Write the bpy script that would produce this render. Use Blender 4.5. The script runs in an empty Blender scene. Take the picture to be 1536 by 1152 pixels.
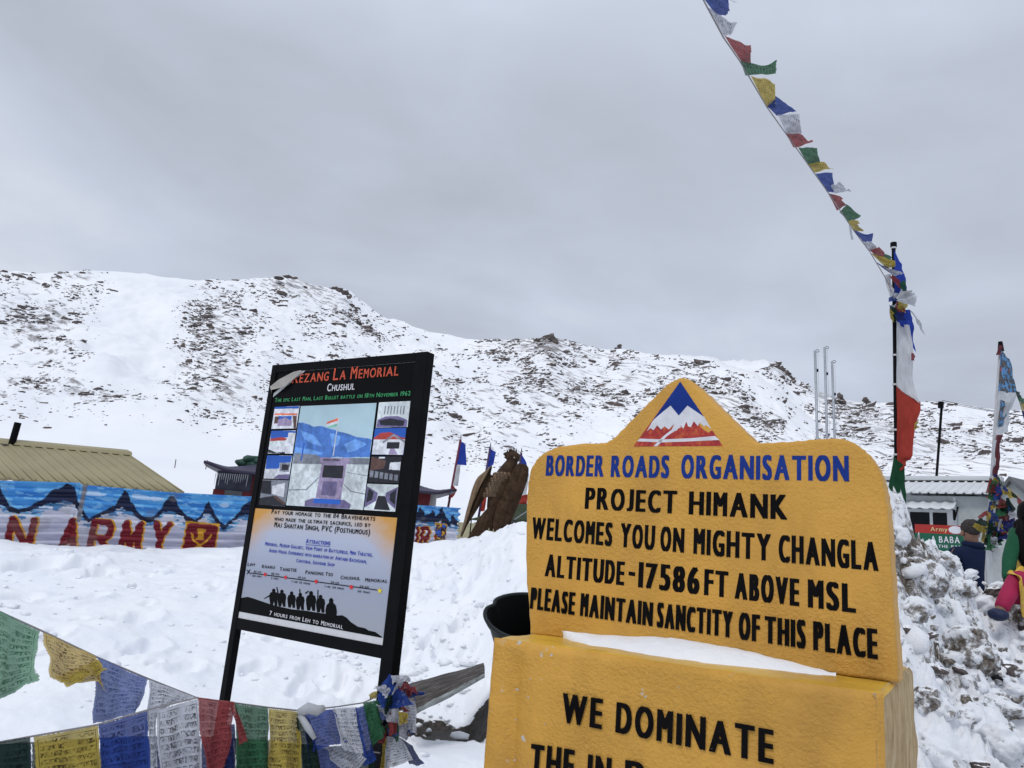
import bpy, bmesh, math, random, mathutils.geometry
import numpy as np
from mathutils import Vector
C = bpy.context.scene.collection
R = math.radians
EYE = 1.65
# ---------------------------------------------------------------- camera
FOC, PITCH, ROLL = 1100.0, R(12.5), R(4.9)
cp, sp, cr, sr = math.cos(PITCH), math.sin(PITCH), math.cos(ROLL), math.sin(ROLL)
FW = np.array([0, cp, sp]); UP0 = np.array([0, -sp, cp]); RT0 = np.array([1., 0, 0])
RT = cr*RT0 + sr*UP0; UP = -sr*RT0 + cr*UP0
cd = bpy.data.cameras.new('camera'); cam = bpy.data.objects.new('camera', cd); C.objects.link(cam)
from mathutils import Matrix
m3 = Matrix([[RT[i], UP[i], -FW[i]] for i in range(3)])
cam.matrix_world = Matrix.Translation((0, 0, EYE)) @ m3.to_4x4()
cd.sensor_width = 36; cd.lens = 36*FOC/1536; cd.clip_end = 12000; cd.clip_start = 0.05
S = bpy.context.scene; S.camera = cam
# ---------------------------------------------------------------- world, sun, exposure
SUN_EL, SUN_AZ = R(54), R(-142)          # azimuth measured from +Y (view direction) towards +X
S.view_settings.view_transform = 'Standard'; S.view_settings.look = 'None'
S.view_settings.exposure = 0.0; S.view_settings.gamma = 1.0
S.cycles.use_denoising = True
S.cycles.max_bounces = 6
w = bpy.data.worlds.new('World'); S.world = w; w.use_nodes = True

class NT:
    """tiny helper to wire shader nodes"""
    def __init__(s, tree): s.t = tree; s.n = tree.nodes; s.l = tree.links
    def put(s, sock, v):
        if hasattr(v, 'is_linked') or hasattr(v, 'links'): s.l.new(v, sock)
        else:
            if isinstance(v, tuple) and len(v) == 3 and sock.type == 'RGBA': v = v + (1,)
            sock.default_value = v
    def math(s, op, a, b=None, clamp=False):
        n = s.n.new('ShaderNodeMath'); n.operation = op; n.use_clamp = clamp; s.put(n.inputs[0], a)
        if b is not None: s.put(n.inputs[1], b)
        return n.outputs[0]
    def vmath(s, op, a, b=None, scale=None):
        n = s.n.new('ShaderNodeVectorMath'); n.operation = op; s.put(n.inputs[0], a)
        if b is not None: s.put(n.inputs[1], b)
        if scale is not None: s.put(n.inputs['Scale'], scale)
        return n.outputs[0]
    def noise(s, vec, scale, detail=4, rough=.55, dist=0):
        n = s.n.new('ShaderNodeTexNoise'); 
        if vec is not None: s.put(n.inputs['Vector'], vec)
        n.inputs['Scale'].default_value = scale; n.inputs['Detail'].default_value = detail
        n.inputs['Roughness'].default_value = rough; n.inputs['Distortion'].default_value = dist
        return n.outputs['Fac']
    def voro(s, vec, scale, feature='F1', out='Distance'):
        n = s.n.new('ShaderNodeTexVoronoi'); n.feature = feature
        if vec is not None: s.put(n.inputs['Vector'], vec)
        n.inputs['Scale'].default_value = scale
        return n.outputs[out]
    def ramp(s, fac, stops, interp='LINEAR'):
        n = s.n.new('ShaderNodeValToRGB'); s.put(n.inputs[0], fac); r = n.color_ramp; r.interpolation = interp
        while len(r.elements) < len(stops): r.elements.new(0.5)
        for e, (p, c) in zip(r.elements, stops):
            e.position = p; e.color = (c, c, c, 1) if not isinstance(c, tuple) else c + (1,)
        return n.outputs[0]
    def mix(s, fac, a, b, mode='MIX'):
        n = s.n.new('ShaderNodeMix'); n.data_type = 'RGBA'; n.blend_type = mode
        s.put(n.inputs[0], fac); s.put(n.inputs[6], a); s.put(n.inputs[7], b); return n.outputs[2]
    def coord(s, which='Object'): return s.n.new('ShaderNodeTexCoord').outputs[which]
    def attr(s, name, out='Fac'):
        n = s.n.new('ShaderNodeAttribute'); n.attribute_name = name; return n.outputs[out]
    def mapping(s, vec, scale=(1, 1, 1), rot=(0, 0, 0), loc=(0, 0, 0)):
        n = s.n.new('ShaderNodeMapping'); s.put(n.inputs[0], vec); n.inputs['Scale'].default_value = scale
        n.inputs['Rotation'].default_value = rot; n.inputs['Location'].default_value = loc; return n.outputs[0]
    def sep(s, vec):
        n = s.n.new('ShaderNodeSeparateXYZ'); s.put(n.inputs[0], vec); return n.outputs
    def comb(s, x, y, z):
        n = s.n.new('ShaderNodeCombineXYZ')
        for i, v in enumerate((x, y, z)): s.put(n.inputs[i], v)
        return n.outputs[0]
    def bump(s, h, strength=.3, dist=.01):
        n = s.n.new('ShaderNodeBump'); s.put(n.inputs['Height'], h); n.inputs['Strength'].default_value = strength
        n.inputs['Distance'].default_value = dist; return n.outputs[0]

t = NT(w.node_tree); bg = t.n['Background']
sky = t.n.new('ShaderNodeTexSky'); sky.sky_type = 'NISHITA'; sky.sun_disc = False
sky.sun_elevation = SUN_EL; sky.sun_rotation = SUN_AZ; sky.altitude = 5000
d = t.coord('Generated'); dx, dy, dz = t.sep(d)
den = t.math('ADD', t.math('MAXIMUM', dz, 0.0), 0.22)
cl = t.comb(t.math('DIVIDE', dx, den), t.math('DIVIDE', dy, den), t.math('MULTIPLY', dz, 0.6))
n1 = t.noise(t.mapping(cl, scale=(.85, 1.0, 1), loc=(3.1, 1.7, 0)), .95, 4, .48, .6)
n2 = t.noise(t.mapping(cl, scale=(1, 1.15, 1), loc=(7.3, 2.2, 4)), 2.4, 5, .55, .4)
f = t.math('ADD', t.math('MULTIPLY', n1, .75), t.math('MULTIPLY', n2, .25))
cloud = t.ramp(f, [(.34, (.395, .428, .495)), (.44, (.455, .497, .580)), (.54, (.512, .56, .658)), (.66, (.62, .66, .735))])
zen = t.ramp(dz, [(.0, 1.13), (.3, 1.07), (.55, 1.04), (1.0, 1.9)])
cloud = t.mix(1.0, cloud, zen, 'MULTIPLY')
cloud = t.vmath('SCALE', cloud, scale=11.1)
t.put(bg.inputs['Color'], t.mix(0.93, sky.outputs[0], cloud)); bg.inputs['Strength'].default_value = 0.1

sd = bpy.data.lights.new('sun', 'SUN'); sun = bpy.data.objects.new('sun', sd); C.objects.link(sun)
sd.energy = 1.12; sd.angle = R(14); sd.color = (1.0, .965, .91)
sdir = Vector((math.sin(SUN_AZ)*math.cos(SUN_EL), math.cos(SUN_AZ)*math.cos(SUN_EL), math.sin(SUN_EL)))
sun.rotation_euler = sdir.to_track_quat('Z', 'Y').to_euler(); sun.location = (0, 0, 60)

# ---------------------------------------------------------------- geometry of the place: measuring helpers
def ray(px, py): return RT*((px-768)/FOC) + UP*(-(py-576)/FOC) + FW
def at(px, py, y): r = ray(px, py); return r*(y/r[1]) + np.array([0, 0, EYE])
def atz(px, py, z): r = ray(px, py); return r*((z-EYE)/r[2]) + np.array([0, 0, EYE])
def topx(p):
    p = np.asarray(p, float) - np.array([0, 0, EYE]); z = p@FW
    return 768+FOC*(p@RT)/z, 576-FOC*(p@UP)/z
class Plane:
    """an upright plane at its real place; local u along it, v = height, w = out of it towards the viewer"""
    def __init__(s, o, yaw):
        s.o = np.array([o[0], o[1], 0.]); s.d = np.array([math.cos(yaw), math.sin(yaw), 0]); s.n = np.array([math.sin(yaw), -math.cos(yaw), 0])
    def uv(s, px, py):
        r = ray(px, py); k = (s.o@s.n)/(r@s.n); p = r*k; p[2] += EYE
        return float((p-s.o)@s.d), float(p[2])
    def w(s, u, v, w=0.): return s.o + s.d*u + s.n*w + np.array([0, 0, v])

# ---------------------------------------------------------------- noise
def _h(ix, iy, seed):
    n = (ix.astype(np.int64)*374761393 + iy.astype(np.int64)*668265263 + seed*1442695041) & 0xffffffff
    n = ((n ^ (n >> 13))*1274126177) & 0xffffffff
    n = ((n ^ (n >> 16))*2246822519) & 0xffffffff
    return (n ^ (n >> 15))/4294967295.0
def vnoise(x, y, seed=0):
    x = np.asarray(x, float); y = np.asarray(y, float)
    ix = np.floor(x); iy = np.floor(y); fx = x-ix; fy = y-iy
    fx = fx**3*(fx*(fx*6-15)+10); fy = fy**3*(fy*(fy*6-15)+10)
    a = _h(ix, iy, seed); b = _h(ix+1, iy, seed); c = _h(ix, iy+1, seed); e = _h(ix+1, iy+1, seed)
    return (a*(1-fx)+b*fx)*(1-fy)+(c*(1-fx)+e*fx)*fy
def fbm(x, y, o=4, seed=0, g=.5):
    s = 0; a = 1; tot = 0
    for i in range(o):
        s = s+a*(vnoise(x*2**i+17.3*i, y*2**i-9.1*i, seed+i)-.5); tot += a; a *= g
    return s/tot*2
def ridged(x, y, o=4, seed=0):
    s = 0; a = 1; tot = 0
    for i in range(o):
        s = s+a*(1-np.abs(2*vnoise(x*2**i+5.7*i, y*2**i+3.3*i, seed+i)-1)); tot += a; a *= .5
    return s/tot
def sstep(a, b, x): k = np.clip((x-a)/(b-a), 0, 1); return k*k*(3-2*k)

# ---------------------------------------------------------------- objects
def thing(name, label, cat, loc=(0, 0, 0), group=None):
    o = bpy.data.objects.new(name, None); C.objects.link(o); o.location = loc; o.empty_display_size = .1
    o['label'] = label; o['category'] = cat
    if group: o['group'] = group
    return o
def tag(o, label, cat, group=None):
    o['label'] = label; o['category'] = cat
    if group: o['group'] = group
    return o
def ploc(p):
    v = np.zeros(3)
    while p is not None: v = v+np.array(p.location); p = p.parent
    return v
def obj(name, verts, faces, mat, parent=None, smooth=False, uv=None, col=None, attrs=None, mats=None, midx=None):
    """one mesh object from world-space vertices"""
    verts = np.asarray(verts, float).reshape(-1, 3)
    if parent is not None: org = ploc(parent)
    else:
        org = np.array([verts[:, 0].mean(), verts[:, 1].mean(), verts[:, 2].min()]) if len(verts) < 60000 else np.zeros(3)
    me = bpy.data.meshes.new(name)
    if isinstance(faces, np.ndarray):
        k = faces.shape[1]; me.vertices.add(len(verts)); me.vertices.foreach_set('co', (verts-org).ravel())
        me.loops.add(faces.size); me.loops.foreach_set('vertex_index', faces.ravel().astype(np.int32))
        me.polygons.add(len(faces)); me.polygons.foreach_set('loop_start', np.arange(0, faces.size, k, dtype=np.int32))
        me.polygons.foreach_set('loop_total', np.full(len(faces), k, dtype=np.int32)); me.update(calc_edges=True)
    else: me.from_pydata((verts-org).tolist(), [], [list(map(int, f)) for f in faces])
    for m_ in (mats or [mat]): me.materials.append(m_)
    if midx is not None: me.polygons.foreach_set('material_index', np.asarray(midx, np.int32))
    if smooth: me.polygons.foreach_set('use_smooth', np.ones(len(me.polygons), bool))
    if uv is not None:
        li = np.zeros(len(me.loops), np.int32); me.loops.foreach_get('vertex_index', li)
        me.uv_layers.new(name='UVMap').data.foreach_set('uv', np.asarray(uv, float)[li].ravel())
    if col is not None:
        a = me.color_attributes.new('paint', 'FLOAT_COLOR', 'POINT')
        a.data.foreach_set('color', np.concatenate([col, np.ones((len(col), 1))], 1).astype(np.float32).ravel())
    for k_, v_ in (attrs or {}).items():
        me.attributes.new(k_, 'FLOAT', 'POINT').data.foreach_set('value', np.asarray(v_, np.float32).ravel())
    me.update()
    o = bpy.data.objects.new(name, me); C.objects.link(o); o.location = org if parent is None else (0, 0, 0)
    if parent is not None: o.parent = parent
    return o
def grid_faces(nu, nv, wrap=False):
    i, j = np.meshgrid(np.arange(nu-1), np.arange(nv-1), indexing='ij'); a = (i*nv+j).ravel()
    return np.stack([a, a+nv, a+nv+1, a+1], 1)
class MB:
    """collects shapes of one part"""
    def __init__(s): s.v = []; s.f = []
    def add(s, v, f):
        k = len(s.v); s.v += [tuple(map(float, p)) for p in v]; s.f += [tuple(int(i)+k for i in q) for q in f]; return s
    def hexa(s, a, b):     # a, b: lists of 4 points (two opposite quads, same winding)
        return s.add(list(a)+list(b), [(3, 2, 1, 0), (4, 5, 6, 7), (0, 1, 5, 4), (1, 2, 6, 5), (2, 3, 7, 6), (3, 0, 4, 7)])
    def pbox(s, P, u0, u1, v0, v1, w0, w1):
        return s.hexa([P.w(u0, v0, w0), P.w(u1, v0, w0), P.w(u1, v1, w0), P.w(u0, v1, w0)], [P.w(u0, v0, w1), P.w(u1, v0, w1), P.w(u1, v1, w1), P.w(u0, v1, w1)])
    def bar(s, a, b, wx, wy, up=(0, 0, 1)):
        a = Vector(a); b = Vector(b); dr = (b-a).normalized(); u_ = Vector(up)
        if abs(dr.dot(u_)) > .95: u_ = Vector((0, 1, 0))
        sx = dr.cross(u_).normalized()*wx/2; sy = sx.cross(dr).normalized()*wy/2
        return s.hexa([a-sx-sy, a+sx-sy, a+sx+sy, a-sx+sy], [b-sx-sy, b+sx-sy, b+sx+sy, b-sx+sy])
    def tube(s, pts, r, n=8, cap=True):
        pts = [Vector(p) for p in pts]; rs = r if isinstance(r, (list, tuple)) else [r]*len(pts); v = []; f = []
        prev = None
        for i, p in enumerate(pts):
            dr = (pts[min(i+1, len(pts)-1)]-pts[max(i-1, 0)]).normalized()
            if prev is None: sx = dr.cross(Vector((0, 0, 1)) if abs(dr.z) < .9 else Vector((0, 1, 0))).normalized()
            else: sx = (prev-dr*prev.dot(dr)).normalized()
            prev = sx; sy = dr.cross(sx)
            for k in range(n): a = 2*math.pi*k/n; v.append(p+(sx*math.cos(a)+sy*math.sin(a))*rs[i])
        for i in range(len(pts)-1):
            for k in range(n): f.append((i*n+k, i*n+(k+1) % n, (i+1)*n+(k+1) % n, (i+1)*n+k))
        if cap: f += [tuple(reversed(range(n))), tuple(range((len(pts)-1)*n, len(pts)*n))]
        return s.add(v, f)
    def prism(s, front, back):   # matching outlines
        n = len(front); return s.add(list(front)+list(back), [tuple(range(n)), tuple(reversed(range(n, 2*n)))]+[(i, n+i, n+(i+1) % n, (i+1) % n) for i in range(n)])
    def blob(s, c, rx, ry, rz, seed=0, jit=.15, sub=2):
        bm = bmesh.new(); bmesh.ops.create_icosphere(bm, subdivisions=sub, radius=1); rr = random.Random(seed)
        v = []
        for q in bm.verts:
            k = 1+rr.uniform(-jit, jit); v.append((c[0]+q.co.x*rx*k, c[1]+q.co.y*ry*k, c[2]+q.co.z*rz*k))
        bm.verts.index_update(); f = [[x.index for x in q.verts] for q in bm.faces]; bm.free(); return s.add(v, f)
    def build(s, name, mat, parent=None, smooth=False, bevel=0, seg=2):
        o = obj(name, s.v, s.f, mat, parent, smooth)
        if bevel:
            b = o.modifiers.new('bevel', 'BEVEL'); b.width = bevel; b.segments = seg; b.limit_method = 'ANGLE'; b.angle_limit = R(40)
        return o
def fix_normals(o):
    bm = bmesh.new(); bm.from_mesh(o.data); bmesh.ops.recalc_face_normals(bm, faces=bm.faces); bm.to_mesh(o.data); bm.free()

# ---------------------------------------------------------------- materials
def srgb(r, g, b): return tuple((c/255/12.92 if c/255 <= .04045 else ((c/255+.055)/1.055)**2.4) for c in (r, g, b))
def new_mat(name):
    m_ = bpy.data.materials.new(name); m_.use_nodes = True; t_ = NT(m_.node_tree); return m_, t_, t_.n['Principled BSDF']
def mat(name, c, rough=.6, var=.12, scale=8, bump=0, bscale=40, metal=0, bd=.004):
    m_, t_, b = new_mat(name); co = t_.coord()
    n_ = t_.noise(co, scale, 5, .6)
    lo = tuple(x*(1-var) for x in c); hi = tuple(min(1, x*(1+var)) for x in c)
    t_.put(b.inputs['Base Color'], t_.ramp(n_, [(.3, lo), (.7, hi)])); b.inputs['Roughness'].default_value = rough; b.inputs['Metallic'].default_value = metal; b.inputs['Specular IOR Level'].default_value = .5 if metal else (.06 if max(c) < .06 else .3)
    if bump: t_.put(b.inputs['Normal'], t_.bump(t_.noise(co, bscale, 4, .6), bump, bd))
    return m_
M = {}
def snow_mat(name, dirt=False):
    m_, t_, b = new_mat(name); co = t_.coord()
    n_ = t_.noise(co, 1.3, 4, .5)
    c = t_.ramp(n_, [(.35, (.80, .825, .87)), (.65, (.86, .87, .89))])
    h = t_.math('ADD', t_.noise(co, 9, 5, .6), t_.math('MULTIPLY', t_.noise(co, 55, 3, .6), .25))
    if dirt:
        da = t_.attr('dirt'); nz = t_.noise(co, 17, 7, .74, .4); nz2 = t_.noise(co, 3.2, 3, .6); nzz = t_.sep(t_.n.new('ShaderNodeNewGeometry').outputs['Normal'])[2]
        cap = t_.math('MULTIPLY', t_.ramp(nzz, [(.62, 0.0), (.95, 1.0)]), .16)
        k = t_.math('SUBTRACT', t_.math('ADD', t_.math('ADD', t_.math('MULTIPLY', da, .42), t_.math('MULTIPLY', nz, 1.0)), t_.math('MULTIPLY', nz2, .22)), cap)
        fac = t_.ramp(k, [(.815, 0.0), (.855, .40), (.91, .80), (1.0, 1.0)])
        dc = t_.ramp(t_.noise(co, 38, 5, .7), [(.36, (.035, .027, .020)), (.52, (.115, .092, .070)), (.66, (.26, .225, .185))])
        c = t_.mix(fac, c, dc)
        h = t_.math('ADD', h, t_.math('MULTIPLY', t_.noise(co, 26, 6, .75), 1.3))
    else:
        sa = t_.attr('soil'); k = t_.math('ADD', sa, t_.math('MULTIPLY', t_.math('SUBTRACT', t_.noise(co, 7, 6, .65), .5), 1.1))
        fac = t_.ramp(k, [(.47, 0.0), (.53, 1.0)])
        dc = t_.ramp(t_.noise(co, 24, 6, .7), [(.35, (.016, .013, .010)), (.65, (.055, .044, .034))])
        c = t_.mix(fac, c, dc)
    t_.put(b.inputs['Base Color'], c); b.inputs['Roughness'].default_value = .55
    b.inputs['Specular IOR Level'].default_value = .25
    t_.put(b.inputs['Normal'], t_.bump(h, .45 if dirt else .35, .035))
    return m_
M['snow'] = snow_mat('snow'); M['dirty_snow'] = snow_mat('dirty_snow', True)

def rocky(name, hill):
    m_, t_, b = new_mat(name); co = t_.coord(); geo = t_.n.new('ShaderNodeNewGeometry')
    rc = t_.ramp(t_.noise(co, .25 if hill else 6, 5, .65), [(.3, (.062, .052, .052)), (.55, (.12, .10, .094)), (.72, (.19, .15, .125))])
    sn = (.85, .86, .885)
    if hill == 'ground':
        mp = t_.mapping(t_.mapping(co, rot=(0, R(-24), 0)), scale=(.16, .03, .60))
        a = t_.noise(mp, 1.0, 7, .68, .25); a2 = t_.noise(t_.mapping(co, scale=(.012, .004, .025)), 1.0, 4, .6)
        k = t_.math('ADD', t_.math('ADD', t_.math('MULTIPLY', t_.attr('dens'), .30), a), t_.math('MULTIPLY', t_.math('SUBTRACT', a2, .5), .22))
        fac = t_.ramp(k, [(.745, 0.0), (.83, .62), (.95, .9)])
        snc = t_.ramp(t_.noise(t_.mapping(co, scale=(.02, .008, .05)), 1, 4, .6), [(.35, (.80, .815, .85)), (.65, (.875, .88, .895))])
        c = t_.mix(fac, snc, rc)
    else:
        nz = t_.sep(geo.outputs['Normal'])[2]
        k = t_.math('ADD', nz, t_.math('MULTIPLY', t_.math('SUBTRACT', t_.noise(co, .6 if hill else 18, 4, .6), .5), .9))
        fac = t_.ramp(k, [(.66, 0.0), (.80, 1.0)]); c = t_.mix(fac, rc, sn)
    t_.put(b.inputs['Base Color'], c); b.inputs['Roughness'].default_value = .85; b.inputs['Specular IOR Level'].default_value = .15
    return m_
M['hill'] = rocky('hill_snow_and_rock', 'ground'); M['hill_rock'] = rocky('hill_rock', 'rocks'); M['rock'] = rocky('rock', None)

def plaster(name, worn=0.0, base=(.605, .318, .050)):
    m_, t_, b = new_mat(name); co = t_.coord()
    big = t_.noise(co, 2.2, 4, .55); fine = t_.noise(co, 34, 6, .65)
    c = t_.ramp(big, [(.30, tuple(x*.90 for x in base)), (.70, tuple(min(1, x*1.06) for x in base))])
    stain = t_.noise(t_.mapping(co, scale=(2.6, 2.6, .7), loc=(3, 3, 3)), 1.0, 4, .6); c = t_.mix(t_.ramp(stain, [(.50, 0.0), (.68, .55)]), c, (.36, .185, .035))
    ea = t_.attr('edge'); en = t_.noise(t_.mapping(co, loc=(5, 5, 1)), 24, 6, .78); ek = t_.ramp(t_.math('ADD', t_.math('MULTIPLY', ea, .50), t_.math('ADD', t_.math('MULTIPLY', en, .75), t_.math('MULTIPLY', t_.noise(t_.mapping(co, loc=(9, 2, 4)), 3.4, 3, .6), .55))), [(1.0, 0.0), (1.03, .30), (1.16, .55)])
    c = t_.mix(ek, c, t_.ramp(t_.noise(co, 45, 4, .7), [(.38, (.16, .085, .018)), (.6, (.46, .26, .05))]))
    # hairline cracks and flaked pits in the paint
    vc = t_.voro(t_.vmath('ADD', co, t_.vmath('SCALE', t_.n.new('ShaderNodeTexNoise').outputs['Color'], scale=.0)), 26, 'DISTANCE_TO_EDGE')
    cm = t_.math('MULTIPLY', t_.ramp(vc, [(.0, 1.0), (.02, 0.0)]), t_.ramp(t_.noise(co, 5, 4, .7), [(.62, 0.0), (.74, .5)]))
    c = t_.mix(t_.math('MULTIPLY', cm, .55), c, (.16, .085, .02))
    pit = t_.ramp(t_.noise(co, 60, 3, .6), [(.70, 0.0), (.75, 1.0)])
    pm = t_.math('MULTIPLY', pit, t_.ramp(t_.noise(t_.mapping(co, loc=(4, 2, 1)), 3.0, 4, .65), [(.52, 0.0), (.66, 1.0)]))
    c = t_.mix(t_.math('MULTIPLY', pm, .9), c, (.12, .085, .05))
    if worn:
        fl = t_.ramp(t_.noise(t_.mapping(co, loc=(1, 5, 2)), 19, 5, .65), [(.635, 0.0), (.66, 1.0)])
        fm = t_.math('MULTIPLY', fl, t_.ramp(t_.noise(t_.mapping(co, loc=(8, 1, 3)), 2.6, 3, .6), [(.50, 0.0), (.58, 1.0)]))
        c = t_.mix(fm, c, (.50, .50, .50))
    t_.put(b.inputs['Base Color'], c); b.inputs['Roughness'].default_value = .5; b.inputs['Specular IOR Level'].default_value = .35
    msk = t_.ramp(t_.noise(t_.mapping(co, loc=(2, 7, 4)), 2.4, 3, .6), [(.40, .25), (.62, 1.0)])
    crumb = t_.noise(t_.mapping(co, scale=(1, 1, 1.25)), 66, 4, .60, .2)
    h = t_.math('ADD', t_.math('MULTIPLY', t_.noise(co, 70, 5, .7), .30), t_.math('ADD', t_.math('MULTIPLY', t_.noise(co, 5, 2, .5), .8), t_.math('MULTIPLY', t_.math('MULTIPLY', crumb, msk), 1.5)))
    h = t_.math('SUBTRACT', h, t_.math('MULTIPLY', cm, .4)); h = t_.math('ADD', h, t_.math('MULTIPLY', t_.math('MULTIPLY', ek, t_.noise(co, 48, 5, .7)), 2.6))
    t_.put(b.inputs['Normal'], t_.bump(h, .55 if not worn else .7, .018))
    return m_
M['yellow'] = plaster('yellow_paint_on_plaster'); M['yellow_worn'] = plaster('flaking_yellow_paint', 1)
def bare_cement():
    m_, t_, b = new_mat('unpainted_cement'); co = t_.coord()
    st = t_.math('ADD', t_.math('MULTIPLY', t_.noise(t_.mapping(co, scale=(9, 9, 1.8)), 2.2, 5, .6), .55), t_.math('MULTIPLY', t_.noise(co, 14, 6, .7), .45))
    c = t_.ramp(st, [(.36, (.27, .175, .07)), (.5, (.42, .29, .135)), (.64, (.54, .42, .25))])
    t_.put(b.inputs['Base Color'], c); b.inputs['Roughness'].default_value = .8
    t_.put(b.inputs['Normal'], t_.bump(t_.math('ADD', st, t_.noise(co, 40, 5, .65)), .7, .012)); return m_
M['cement'] = bare_cement(); M['yellow_ledge'] = plaster('glossy_yellow_ledge_paint', 0, (.72, .44, .05)); M['yellow_ledge'].node_tree.nodes['Principled BSDF'].inputs['Roughness'].default_value = .3  # ledge top gets a lighter, glossier yellow than the front
def paint(name, c, chip=.0):
    m_, t_, b = new_mat(name); co = t_.coord()
    col = t_.ramp(t_.noise(co, 12, 4, .6), [(.3, tuple(x*.85 for x in c)), (.7, tuple(min(1, x*1.15+.002) for x in c))])
    if chip:
        k = t_.ramp(t_.noise(co, 45, 5, .7), [(.69, 0.0), (.72, 1.0)]); col = t_.mix(t_.math('MULTIPLY', k, chip), col, (.5, .36, .16))
    t_.put(b.inputs['Base Color'], col); b.inputs['Roughness'].default_value = .6; b.inputs['Specular IOR Level'].default_value = .05
    h = t_.math('ADD', t_.math('MULTIPLY', t_.noise(co, 34, 6, .65), .5), t_.noise(co, 9, 4, .6))
    t_.put(b.inputs['Normal'], t_.bump(h, .4, .01)); return m_
M['blue_paint'] = paint('blue_sign_paint', (.012, .035, .20)); M['black_paint'] = paint('black_sign_paint', (.0035, .003, .0035), .10)
M['black_worn'] = paint('worn_black_paint', (.0035, .003, .0035), .8)
M['white_paint'] = paint('white_sign_paint', (.62, .62, .66)); 
def red_paint():
    m_, t_, b = new_mat('mottled_red_paint'); co = t_.coord()
    c = t_.ramp(t_.noise(co, 42, 5, .7), [(.35, (.24, .010, .012)), (.52, (.38, .022, .014)), (.66, (.50, .12, .02))])
    t_.put(b.inputs['Base Color'], c); b.inputs['Roughness'].default_value = .45; return m_
M['red_paint'] = red_paint()
def plain(n, c, rough=.5, **k): 
    if n not in M: M[n] = mat(n, c, rough, **k)
    return M[n]
plain('black_metal', (.005, .005, .006), .5, var=.3, bump=.08); plain('board_black', (.004, .004, .0045), .45, var=.1)
plain('print_white', (.62, .63, .65), .5, var=.05); plain('galvanised', (.34, .36, .40), .45, metal=.3)
plain('bin_plastic', (.012, .022, .020), .45, bump=.1); plain('dark_wood', (.05, .035, .025), .8)
plain('bronze_brown', (.046, .027, .016), .42, var=.5, scale=9, bump=.5, bscale=16, metal=.0, bd=.03)
plain('bronze_pale', (.15, .095, .050), .5, var=.3, scale=14, bump=.25, metal=.15)
plain('bronze_feather', (.085, .050, .024), .33, var=.5, scale=9, bump=.2, metal=.3)

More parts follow.
